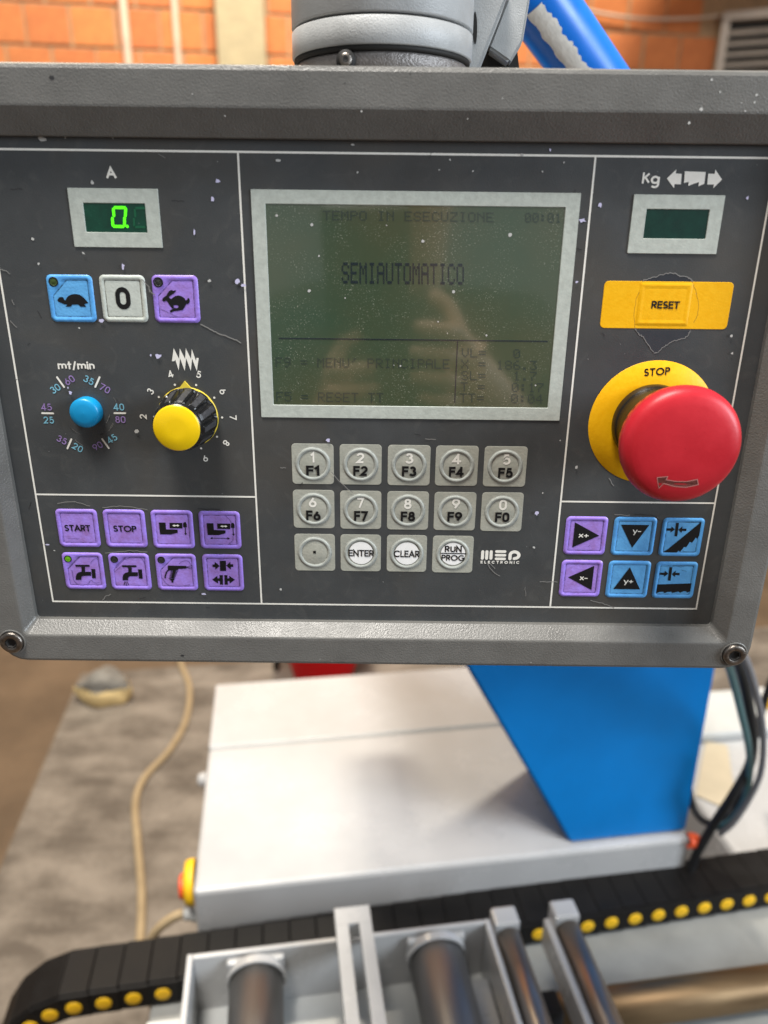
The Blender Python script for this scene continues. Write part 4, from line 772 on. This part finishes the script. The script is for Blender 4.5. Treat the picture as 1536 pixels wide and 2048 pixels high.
for idx, (t, num, q, tx, nx) in enumerate(NK):
    c, w_, h_ = corners(ZK, [(q[i], q[i+1]) for i in (0, 2, 4, 6)]); m = MB()
    L = [(rloop(c.x, c.y, w_, h_, .0018, 5), .00008), (rloop(c.x, c.y, w_-.0003, h_-.0003, .0017, 5), .00016)]
    loops_mesh(m, L, [0], 0); lbl = {".": "grey decimal point key", "RUN": "grey RUN PROG key with a white disc", "ENTER": "grey ENTER key with a white disc", "CLEAR": "grey CLEAR key with a white disc"}.get(t, f"grey {t} key numbered {num}")
    o = m.build("key", [BEIG], panel); o["label"] = lbl
    R0 = .0075; m = MB(); rr = [(R0+.0012, .00017, 0), (R0+.0010, .00020, 1), (R0+.00085, .00034, 0), (R0+.0005, .00060, 0), (R0, .00070, 0), (R0-.0005, .00060, 0), (R0-.0009, .00034, 1), (R0-.0011, .00022, 2), (R0-.0013, .00027, 2), (.0001, .00029, 2)]
    m.lathe(PN(c.x, c.y, 0), (0, -1, 0), rr, 48); m.build("ring", [BEIR, BEID, BEIG], o)
    LT = .00040
    if num: icon(o, "lettering", WHITEP, lambda m: text_mesh(m, num, ZK, nx[0], nx[1], nx[2], nx[2], nx[3], LT, .17)); icon(o, "lettering", BLACKP, lambda m: text_mesh(m, t, ZK, tx[0], tx[1], tx[2], tx[2]+1, tx[3], LT+.0001, .20, .08))
    elif t == ".": icon(o, "dot_symbol", BLACKP, lambda m: flat(m, ZK, ((196, 714), (212, 714), (212, 730), (196, 730)), LT))
    else:
        cc = {"ENTER": (479, 727), "CLEAR": (750, 730), "RUN": (1022, 732)}[t]
        icon(o, "white_disc", DISCW, lambda m: m.poly([PN(*p, LT) for p in blob(ZK(*cc, LT), .0061, 0, idx, 48, .008)]))
        if t == "RUN":
            icon(o, "lettering", BLACKP, lambda m: (text_mesh(m, "RUN", ZK, 973, 1073, 721, 722, 684, LT+.0001, .17, .08), text_mesh(m, "PROG", ZK, 953, 1091, 771, 774, 736, LT+.0001, .17, .06), line(m, ZK, ((950, 728), (1105, 731)), 3.4, LT+.0001)))
        else: icon(o, "lettering", BLACKP, lambda m: text_mesh(m, t, ZK, tx[0], tx[1], tx[2], tx[2]+2, tx[3], LT+.0001, .16, .06))
# ---- reset key
q = [(385, 918), (1293, 935), (1248, 1267), (350, 1251)]; c, w_, h_ = corners(ZG, q); m = MB()
L = [(rloop(c.x, c.y, w_, h_, .0020, 5), .00008), (rloop(c.x, c.y, w_-.0003, h_-.0003, .0019, 5), .00018)]
loops_mesh(m, L, [0], 0); ro = m.build("reset_key", [YELL], panel); ro["label"] = "wide yellow RESET key"
ci, wi, hi = corners(ZG, [(662, 972), (960, 977), (940, 1200), (648, 1196)]); m = MB()
def lp(ins, lift): return (rloop(ci.x, ci.y, wi-2*ins, hi-2*ins, .0006, 4), lift)
loops_mesh(m, [lp(-.0024, .00020), lp(-.0016, .00048), lp(-.0009, .00050), lp(-.0001, .00024), lp(.0006, .00034)], [0]*4, 0); m.build("raised_button", YELL, ro)
icon(ro, "lettering", BLACKP, lambda m: text_mesh(m, "RESET", ZG, 712, 909, 1116, 1120, 1062, .00046, .18, .06))
# torn film round the reset key
printed("torn_film_patch", lambda m: flat(m, ZE, ((640, 542), (660, 562), (700, 590), (728, 640), (745, 665), (765, 692), (790, 692), (830, 655), (880, 620), (930, 603), (975, 595), (1000, 570), (1015, 545)), .0001), FACE2)
printed("torn_film_patch", lambda m: flat(m, ZE, ((700, 203), (770, 182), (830, 165), (880, 152), (920, 160), (945, 178), (990, 180), (1015, 198), (1025, 209)), .0001), FACE2)
def jagline(m, zm, pts, hw, lift, seed, jit=4, n=6):
    rng = random.Random(seed); out = []
    for a, b in zip(pts, pts[1:]):
        for k in range(n): t = k/n; out.append((a[0]+(b[0]-a[0])*t+rng.uniform(-jit, jit), a[1]+(b[1]-a[1])*t+rng.uniform(-jit, jit)))
    out.append(pts[-1]); line(m, zm, out, hw, lift)
def tears(m):
    jagline(m, ZE, ((640, 530), (660, 562), (700, 590), (728, 640), (765, 692), (790, 692), (830, 655), (880, 620), (930, 603), (975, 595), (1000, 570), (1015, 545)), 2.2, .00020, 1)
    jagline(m, ZE, ((690, 206), (770, 182), (830, 165), (880, 152), (920, 160), (945, 178), (990, 180), (1015, 198), (1028, 212)), 2.6, .00020, 2)
printed("torn_film_edge", tears, SCRATCH)
printed("torn_film_edge", lambda m: (jagline(m, ZE, ((1028, 215), (1050, 280), (1068, 360), (1062, 440), (1035, 490)), 1.3, .00021, 3, 3), jagline(m, ZE, ((690, 215), (650, 330), (632, 420), (636, 500), (640, 528)), 1.2, .00021, 4, 3)), mat("yellow_scuff", (.40, .20, .01, 1), .6), ro)
# ---- emergency stop
ES = Vector(onpanel(1302, 846.5)); es = bpy.data.objects.new("emergency_stop", None); COL.objects.link(es); es.parent = panel; es["_base"] = panel["_base"]; es["label"] = "red emergency stop mushroom on a yellow ring"
m = MB(); m.lathe(PN(ES.x, ES.y, 0), (0, -1, 0), [(.0295, .00008), (.0293, .0003), (.016, .0003)], 72); yr = m.build("yellow_ring", YELL, es)
m = MB(); text_mesh(m, "STOP", ZE, 699, 876, 851, 839, 799, .0004, .17, .10); m.build("lettering", BLACKP, es)
m = MB(); m.lathe(PN(ES.x, ES.y, 0), (0, -1, 0), [(.0186, .0003), (.0186, .0030), (.0182, .0042), (.0180, .0046), (.0176, .0052), (.0172, .0080), (.0174, .0150), (.0168, .0190), (.0152, .0318)], 64); m.build("collar", BLKPL, es)
m = MB(); m.lathe(PN(ES.x, ES.y, 0), (0, -1, 0), [(.0145, 0.0263), (.0205, 0.0268), (.0226, 0.0278), (.0240, 0.0303), (.0249, 0.0338), (.0254, 0.0366), (.0253, 0.0384), (.0246, 0.0402), (.0233, 0.0416), (.0214, 0.0425), (.018, 0.0431), (.012, 0.0436), (.006, 0.0438), (.0001, 0.0438)], 96); m.build("mushroom_cap", RED, es)
m = MB()
for kk in range(14):
    a = rad(120+kk*12); cc = Vector((math.cos(a), math.sin(a))); tt = Vector((-cc.y, cc.x)); r0, r1, lo, hi_ = .0244, .0248, .0315, .0327
    p = [ES+cc*r0-tt*.0011, ES+cc*r0+tt*.0011, ES+cc*r1+tt*.0010, ES+cc*r1-tt*.0010]
    m.poly([PN(*p[0], lo), PN(*p[1], lo), PN(*p[2], hi_), PN(*p[3], hi_)])
m.build("grip_notch", BLACKH, es)
ARO = [(788, 1532), (858, 1524), (848, 1546), (905, 1556), (985, 1558), (1058, 1544), (1066, 1580), (985, 1598), (905, 1592), (832, 1572), (802, 1606)]
AL = .0433
def capz(x, y): u, v = ZE(x, y, AL); r = (Vector((u, v))-ES).length; return u, v, .0436-max(0, (r-.012))*.085-max(0, r-.0185)*.18
def arro(m, hw, dz, closed=True):
    P = [capz(x, y) for x, y in ARO]; hwm = hw/3.368*2.12e-4
    for qd in ribbon2([(a, b) for a, b, _ in P], hwm, closed):
        m.poly([PN(p.x, p.y, .0436-max(0, (p-ES).length-.012)*.085-max(0, (p-ES).length-.0185)*.18+dz) for p in qd])
m = MB(); m.poly([PN(a, b, z+.00012) for a, b, z in [capz(x, y) for x, y in ARO]]); m.build("turn_arrow", mat("arrow_worn_red", (.16, .035, .028, 1), .5, var=(900, .5)), es)
m = MB(); arro(m, 2.6, .00030); m.build("turn_arrow_edge", mat("arrow_edge", (.50, .22, .20, 1), .5), es)
# ---- blue dial button
BC = Vector(onpanel(176.5, 821.8)); m = MB()
m.lathe(PN(BC.x, BC.y, 0), (0, -1, 0), [(.0070, .0001), (.0070, .0044), (.0067, .0052), (.0060, .0057), (.004, .0061), (.0001, .0063)], 48); o = m.build("speed_dial_button", [KBLU, BLKPL], panel); o["label"] = "round blue speed dial button"
# ---- yellow topped knob
kn = bpy.data.objects.new("rotary_knob", None); COL.objects.link(kn); kn.parent = panel; kn["_base"] = panel["_base"]; kn["label"] = "fluted black rotary knob with a yellow top"
m = MB(); m.lathe(PN(KC.x, KC.y, 0), (0, -1, 0), [(.0143, .0002), (.0143, .0006), (.0141, .0009), (.012, .0010)], 64, cap1=True)
tip = KC+Vector((Vector(ZY(735, 540))-KC)).normalized()*.0172; d_ = (tip-KC).normalized(); nn = Vector((-d_.y, d_.x)); pr = [tip, KC+d_*.0128-nn*.0037, KC+d_*.0128+nn*.0037]
m.add([PN(*p, .0004) for p in pr]+[PN(*p, .0015) for p in pr], [(0, 1, 2), (3, 4, 5), (0, 1, 4, 3), (1, 2, 5, 4), (2, 0, 3, 5)]); m.build("pointer_skirt", KYELP, kn)
def fluted(m, zs):
    n = 120; rings = []
    for (rb, h, dep) in zs:
        rr = []
        for i in range(n):
            a = 2*math.pi*i/n; ph = (i % 10)/10.0; fl = 1.0 if .28 < ph < .72 else (0.0 if ph < .12 or ph > .88 else .7)
            r = rb-dep*(1-fl); rr.append(PN(KC.x+r*math.cos(a+.12), KC.y+r*math.sin(a+.12), h))
        rings.append(rr)
    o = len(m.v)
    for r in rings: m.v += r
    for k in range(len(zs)-1):
        for i in range(n):
            j = (i+1) % n; ph = ((i+.5) % 10)/10; m.f.append([o+k*n+i, o+k*n+j, o+(k+1)*n+j, o+(k+1)*n+i]); m.m.append(1 if (.3 < ph < .7 and 0 < k < 3) else 0); m.sm.append(False)
m = MB(); fluted(m, [(.0142, .0015, .0003), (.0138, .0024, .0011), (.0121, .0165, .0013), (.0119, .0175, .0011), (.0110, .0182, .0), (.0108, .0206, .0), (.0104, .0210, 0)]); m.build("knob_body", [BLKPL, BLKWORN], kn)
m = MB(); m.lathe(PN(KC.x, KC.y, 0), (0, -1, 0), [(.0105, .0204), (.0105, .0209), (.0103, .0213), (.0098, .0216), (.004, .0218), (.0001, .0218)], 64); m.build("yellow_top", KYEL, kn)
# ---- paint chips, dust and scratches on the face
CH = [(435, 362, 6, 4), (548, 0, 0, 0), (476, 563, 5, 6), (486, 571, 7, 4), (425, 399, 3, 5), (213, 414, 0, 0), (389, 465, 3, 7), (247, 532, 4, 7), (204, 641, 6, 5), (318, 712, 7, 6), (302, 710, 3, 3), (557, 321, 5, 3), (420, 561, 4, 3), (142, 785, 4, 4), (137, 775, 2, 2), (656, 880, 7, 4),
      (1073, 1026, 5, 5), (1200, 410, 4, 5), (1165, 441, 7, 4), (1153, 564, 3, 3), (1100, 300, 3, 3), (1494, 396, 3, 4), (409, 1187, 6, 3), (96, 1088, 5, 2), (110, 1100, 3, 2), (562, 1178, 3, 4), (1068, 1094, 4, 3), (1152, 933, 4, 4), (1462, 671, 3, 3), (1463, 706, 3, 3), (274, 862, 6, 6), (240, 620, 0, 0), (185, 365, 4, 4), (168, 506, 4, 3), (66, 478, 3, 3), (79, 527, 3, 3), (160, 656, 3, 2), (150, 580, 0, 0), (60, 600, 0, 0), (715, 345, 2, 2), (878, 340, 2, 2), (946, 342, 2, 2), (1044, 310, 3, 3), (1085, 343, 2, 2), (1128, 325, 2, 2), (458, 268, 3, 5), (705, 290, 4, 2), (900, 320, 2, 2), (225, 272, 3, 6), (130, 270, 3, 7), (85, 278, 8, 5), (15, 268, 5, 6), (1460, 260, 0, 0), (252, 1010, 0, 0), (1085, 985, 2, 2), (1120, 880, 2, 2)]
rng = random.Random(6); ml = MB(); md = MB()
def fleck(mb, u, v, ru, rv, lift):
    n = rng.randint(6, 9); a0 = rng.uniform(0, 6); ang = rng.uniform(0, 3.14); ca, sa = math.cos(ang), math.sin(ang); pts = []
    for k in range(n):
        a = a0+2*math.pi*k/n; r = rng.uniform(.45, 1.15); x, y = ru*r*math.cos(a), rv*r*math.sin(a); pts.append((u+x, v+y))
    mb.poly([PN(p[0], p[1], lift) for p in pts])
for i, (x, y, a, b) in enumerate(CH):
    if a: u, v = PX(x, y); fleck(ml if (i < 24 and i not in (11, 12)) else md, u, v, a*2.3e-4, b*2.3e-4, .00075 if y > 500 else .00024)
for i in range(45):
    u, v = rng.uniform(FL+.004, FR-.004), rng.uniform(FB+.003, 1.582); s_ = rng.choice((.00008, .0001, .00012, .00015, .00022)); fleck(md, u, v, s_, s_*rng.uniform(.6, 1.6), .00085)
o = ml.build("paint_chips", LAV, panel); o["kind"] = "stuff"; o = md.build("dust_specks", DUSTW, panel); o["kind"] = "stuff"
ms, mdk = MB(), MB()
SCR = [((400, 648), (425, 661), (440, 668), (466, 677), (482, 686)), ((283, 558), (297, 573), (300, 583), (310, 590)), ((1140, 492), (1155, 497), (1164, 500)), ((0, 538), (12, 542), (20, 548)), ((24, 600), (28, 610)), ((850, 877), (872, 879)), ((1205, 665), (1210, 671)), ((1218, 957), (1228, 972)),
       ((115, 1006), (150, 1003), (180, 1012)), ((205, 1015), (240, 1012), (285, 1017), (295, 1020)), ((395, 1018), (440, 1019)), ((210, 1106), (260, 1101), (295, 1104)), ((975, 1128), (985, 1142), (1000, 1152)), ((981, 1127), (990, 1138)), ((1270, 1028), (1300, 1030), (1313, 1033), (1318, 1042)), ((1228, 1030), (1260, 1030)),
       ((663, 944), (684, 968), (705, 985)), ((205, 1200), (212, 1192), (222, 1188)), ((280, 1198), (292, 1195)), ((560, 935), (572, 936)), ((1180, 1200), (1210, 1208), (1228, 1216)), ((1080, 1163), (1115, 1164)), ((600, 972), (605, 965)), ((130, 1250), (190, 1247)), ((20, 640), (34, 655))]
rr_ = random.Random(9)
for i, s in enumerate(SCR): jagline(ms if i % 4 != 2 else mdk, PX, s, .75 if i else 1.1, .00030 if i not in (1, 16) else .0009, i, 1.0, 5)
for i in range(26):
    x, y = rr_.uniform(20, 1480), rr_.uniform(300, 1220); a = rr_.uniform(0, 6.28); L_ = rr_.uniform(5, 26); jagline(ms if i % 3 == 0 else mdk, PX, ((x, y), (x+L_*math.cos(a), y+L_*math.sin(a))), .45, .00013, 100+i, .8, 4)
for k in range(13):                                                   # rubbed arcs round the blue button
    a0 = rr_.uniform(-150, 20); R_ = rr_.uniform(.0085, .0155); sp = rr_.uniform(8, 26)
    P = [(BC.x+R_*math.cos(rad(a0+sp*t/5)), BC.y+R_*math.sin(rad(a0+sp*t/5))*rr_.uniform(.98, 1.02)) for t in range(6)]
    for qd in ribbon2(P, rr_.uniform(.00005, .00011)): (ms if k % 2 else mdk).poly([PN(*p, .00011) for p in qd])
o = ms.build("pale_scratches", SCRATCH, panel); o["kind"] = "stuff"; o = mdk.build("dark_scratches", SCRATCHD, panel); o["kind"] = "stuff"
# ================================================================== swivel joint and arm above the panel
JX, JY, JR = -.0033, .3962, .0410
sj = thing("swivel_joint", "grey cast swivel joint on top of the panel", "swivel joint", (JX, JY, 1.6098))
m = MB(); m.lathe((JX, JY, 0), (0, 0, 1), [(.0385, 1.6098), (.0392, 1.6172), (.0388, 1.6181), (.030, 1.6182)], 96, cap0=True); m.build("flange", FLANGE, sj)
m = MB(); m.lathe((JX, JY, 0), (0, 0, 1), [(.0383, 1.6183), (.0402, 1.6184), (.0402, 1.62035), (.030, 1.62036)], 96); m.build("gap_shade", BLACKH, sj)  # near-black ring painting the shade in the gap over the flange
m = MB(); m.lathe((JX, JY, 0), (0, 0, 1), [(.036, 1.6194), (JR-.0003, 1.6204), (JR, 1.6208), (JR, 1.6303), (JR-.0004, 1.6307), (.0385, 1.6309)], 96); m.build("lower_ring", JOINT, sj)
m = MB(); m.lathe((JX, JY, 0), (0, 0, 1), [(.0385, 1.6308), (.0385, 1.6318)], 96); m.build("groove_seal", BLACKH, sj)
m = MB(); m.lathe((JX, JY, 0), (0, 0, 1), [(.0385, 1.6317), (JR-.0003, 1.6319), (JR, 1.6325), (JR-.0004, 1.70), (JR-.003, 1.704)], 96, cap1=True); m.build("barrel", JOINT, sj)
fs = onyplane(692, 121, .3585); m = MB(); m.lathe((fs.x, .3595, fs.z), (0, -1, 0), [(.0042, .0001, 1), (.0040, .0016, 1), (.0030, .0020, 1), (.0026, .0032, 0), (.0022, .0038, 0), (.0012, .0038, 1), (.0002, .0036, 1)], 24); m.build("set_screw", [STEEL, BLACKH], sj)
br = thing("arm_bracket", "light grey cast bracket between the swivel joint and the blue tube", "bracket", (.05, .43, 1.62))
def prism(mb, pxs, y0, y1):
    P = [onyplane(x, y, y0) for x, y in pxs]; Q = [Vector((p.x+.002, y1, p.z)) for p in P]; n = len(P)
    mb.add(P+Q, [list(range(n)), list(range(n, 2*n))[::-1]]+[[i, (i+1) % n, n+(i+1) % n, n+i] for i in range(n)])
m = MB(); prism(m, ((935, -60), (1030, -60), (1012, 0), (962, 126), (950, 150), (930, 150)), .405, .440); o = m.build("cheek", JOINT, br); bevel_obj(o, .0012)
m = MB(); prism(m, ((1040, -60), (1066, -60), (1060, 0), (1046, 84), (1020, 126), (976, 95), (1013, 0)), .432, .475); o = m.build("lug", JOINT, br); bevel_obj(o, .0012)
m = MB(); prism(m, ((985, -190), (1062, -190), (1058, -62), (1000, -62)), .436, .532); m.build("clevis", JOINT, br)
m = MB(); P = [onyplane(950+4.4*math.cos(a), 56+33*math.sin(a), .4045) for a in [2*math.pi*k/20 for k in range(20)]]; m.poly(P); m.build("slot", BLACKH, br)
m = MB(); prism(m, ((955, 60), (1030, 60), (1040, 150), (950, 150)), .445, .485); m.build("underside_web", BLACKH, br)
tb = thing("support_arm", "thick blue painted tube slanting behind the panel, chipped white below", "arm", onyplane(1150, 130, .56))
a0, a1 = onyplane(1012, -90, .535), onyplane(1262, 262, .60); m = MB(); e1 = a0.lerp(a1, 1.18); e2 = Vector((.30, .80, 1.43))
m.tube([a0.lerp(a1, t/10-.06) for t in range(12)]+[p for p in spline([a1, e1, e1.lerp(e2, .35)-Vector((0, 0, .015)), e2], 6)[1:]], .0205, 40); m.build("tube", BTUBE, tb)
m = MB(); m.tube([a0.lerp(a1, -.10), a0.lerp(a1, .03)], .024, 32); m.build("end_collar", JOINT, tb)
ax = (a1-a0).normalized(); vx = ax.cross(Vector((0, 1, 0))).normalized(); vy = ax.cross(vx)
if vx.z > 0: vx = -vx
if vy.y > 0: vy = -vy
m = MB(); rng = random.Random(21); rows = []
for k in range(80):
    t = .18+.62*k/79; cpt = a0.lerp(a1, t); hi_ = rad(14+2*math.sin(k*.37)+1.5*math.sin(k*1.3+1)+rng.uniform(-.8, .8)); lo = rad(45+1.6*math.sin(k*.5)+rng.uniform(-.6, .6))
    rows.append([cpt+(vx*math.sin(hi_+(lo-hi_)*q/6)+vy*math.cos(hi_+(lo-hi_)*q/6))*.0208 for q in range(7)])
m.add([p for r in rows for p in r], [(k*7+q, k*7+q+1, k*7+q+8, k*7+q+7) for k in range(79) for q in range(6)])
m.build("bare_patch", CHIP, tb)
# ------------------------------------------------------------------ the photographer mirrored in the screen
SKIN = mat("skin", (.72, .46, .33, 1), .5); CLOTH = mat("dark_sweater", (.028, .032, .034, 1), .9, bump=(300, .001)); TROUS = mat("dark_trousers", (.02, .022, .03, 1), .9); HAIR = mat("dark_hair", (.02, .014, .01, 1), .6); PHONE = mat("phone_black", (.012, .012, .013, 1), .25)
def skinned(name, verts, edges, mt, parent, root=0, lv=1):
    me = bpy.data.meshes.new(name); base = Vector(parent["_base"]); me.from_pydata([Vector(v[:3])-base for v in verts], edges, []); me.materials.append(mt)
    o = bpy.data.objects.new(name, me); COL.objects.link(o); o.parent = parent; o["_base"] = tuple(base)
    if not me.skin_vertices: 
        bm = bmesh.new(); bm.from_mesh(me); bm.verts.layers.skin.verify(); bm.to_mesh(me); bm.free()
    for i, v in enumerate(verts): r = v[3]; me.skin_vertices[0].data[i].radius = (r if not isinstance(r, tuple) else r[0], r if not isinstance(r, tuple) else r[1]); me.skin_vertices[0].data[i].use_root = (i == root)
    sk = o.modifiers.new("skin", 'SKIN'); sk.use_smooth_shade = True; sb = o.modifiers.new("sub", 'SUBSURF'); sb.levels = lv; sb.render_levels = lv
    return o
pe = thing("person", "person in a dark sweater holding up a phone, mirrored dimly in the screen", "person", (.03, -.52, 0))
rd = lambda x, y, z, r: (x, y, z, r)
V = [rd(.03, -.52, .95, .14), rd(.03, -.52, 1.15, .13), rd(.03, -.50, 1.34, .145), rd(.03, -.48, 1.45, .07), rd(.03, -.465, 1.53, .052), rd(.03, -.43, 1.61, .078), rd(.03, -.44, 1.70, .075),
     rd(.21, -.47, 1.40, .058), rd(.27, -.30, 1.18, .044), rd(.135, -.09, 1.350, .032), rd(.088, -.032, 1.415, .029),
     rd(-.15, -.47, 1.40, .058), rd(-.20, -.30, 1.17, .044), rd(-.075, -.10, 1.31, .030), rd(-.045, -.05, 1.375, .024),
     rd(.12, -.52, .88, .085), rd(.13, -.49, .48, .060), rd(.13, -.53, .09, .042), rd(.13, -.42, .035, .035),
     rd(-.06, -.52, .88, .085), rd(-.07, -.49, .48, .060), rd(-.07, -.53, .09, .042), rd(-.07, -.42, .035, .035)]
Eg = [(0, 1), (1, 2), (2, 3), (3, 4), (4, 5), (5, 6), (2, 7), (7, 8), (8, 9), (9, 10), (2, 11), (11, 12), (12, 13), (13, 14), (0, 15), (15, 16), (16, 17), (17, 18), (0, 19), (19, 20), (20, 21), (21, 22)]
for sx, w0, fr in ((1, 10, ((.060, .008, 1.462), (.062, .010, 1.440), (.062, .010, 1.418), (.060, .008, 1.398))), (-1, 14, ((-.044, .004, 1.425), (-.046, .006, 1.406), (-.046, .006, 1.388), (-.044, .004, 1.372)))):
    for k, (x, y, z) in enumerate(fr):                                # four bent fingers round the phone's edge
        n = len(V); L = (.036, .042, .040, .032)[k]
        V += [rd(x+sx*.004, y-.012, z, .0088), rd(x-sx*.006, y+.006, z+.002, .0083), rd(x-sx*L*.6, y+.009, z+.005, .0076), rd(x-sx*L, y+.004, z+.006, .0066)]
        Eg += [(w0, n), (n, n+1), (n+1, n+2), (n+2, n+3)]
    n = len(V); x, y, z = fr[0]; V += [rd(x+sx*.008, y-.030, z-.006, .0105), rd(x-sx*.002, y-.042, z+.020, .009), rd(x-sx*.022, y-.044, z+.030, .0078)]; Eg += [(w0, n), (n, n+1), (n+1, n+2)]
skinned("body", V, Eg, SKIN, pe, 0, 1)
up = lambda i, k: (V[i][0], V[i][1], V[i][2], V[i][3]+k)
sw_ = [up(0, .018), up(1, .018), up(2, .018), up(3, .012), up(7, .016), up(8, .016), up(9, .012), up(11, .016), up(12, .016), up(13, .012)]
skinned("sweater", sw_, [(0, 1), (1, 2), (2, 3), (2, 4), (4, 5), (5, 6), (2, 7), (7, 8), (8, 9)], CLOTH, pe, 0, 1)
skinned("trousers", [up(0, .024), up(15, .018), up(16, .018), (.13, -.53, .13, .055), up(19, .018), up(20, .018), (-.07, -.53, .13, .055)], [(0, 1), (1, 2), (2, 3), (0, 4), (4, 5), (5, 6)], TROUS, pe, 0, 1)
m = MB(); m.lathe((.03, -.452, 1.66), (0, -.25, 1), [(.082, -.02), (.088, .03), (.080, .075), (.055, .105), (.001, .118)], 24); m.build("hair", HAIR, pe)
def PH(x, y, z): return Vector((0, 0, H))+_r*x+_u*y-_f*z
m = MB(); m.box(PH, -.058, .020, -.140, .016, .0045, .0125, bev=.003); m.lathe(PH(0, 0, .0048), _f, [(.009, -.0005), (.009, .0012), (.006, .0013)], 20); tag(m.build("phone", PHONE, None, PH(0, -.06, .008)), "black phone held up by the person in front of the panel", "phone")
# tidy: drop helper keys
for o in list(S.objects):
    if "_base" in o: del o["_base"]
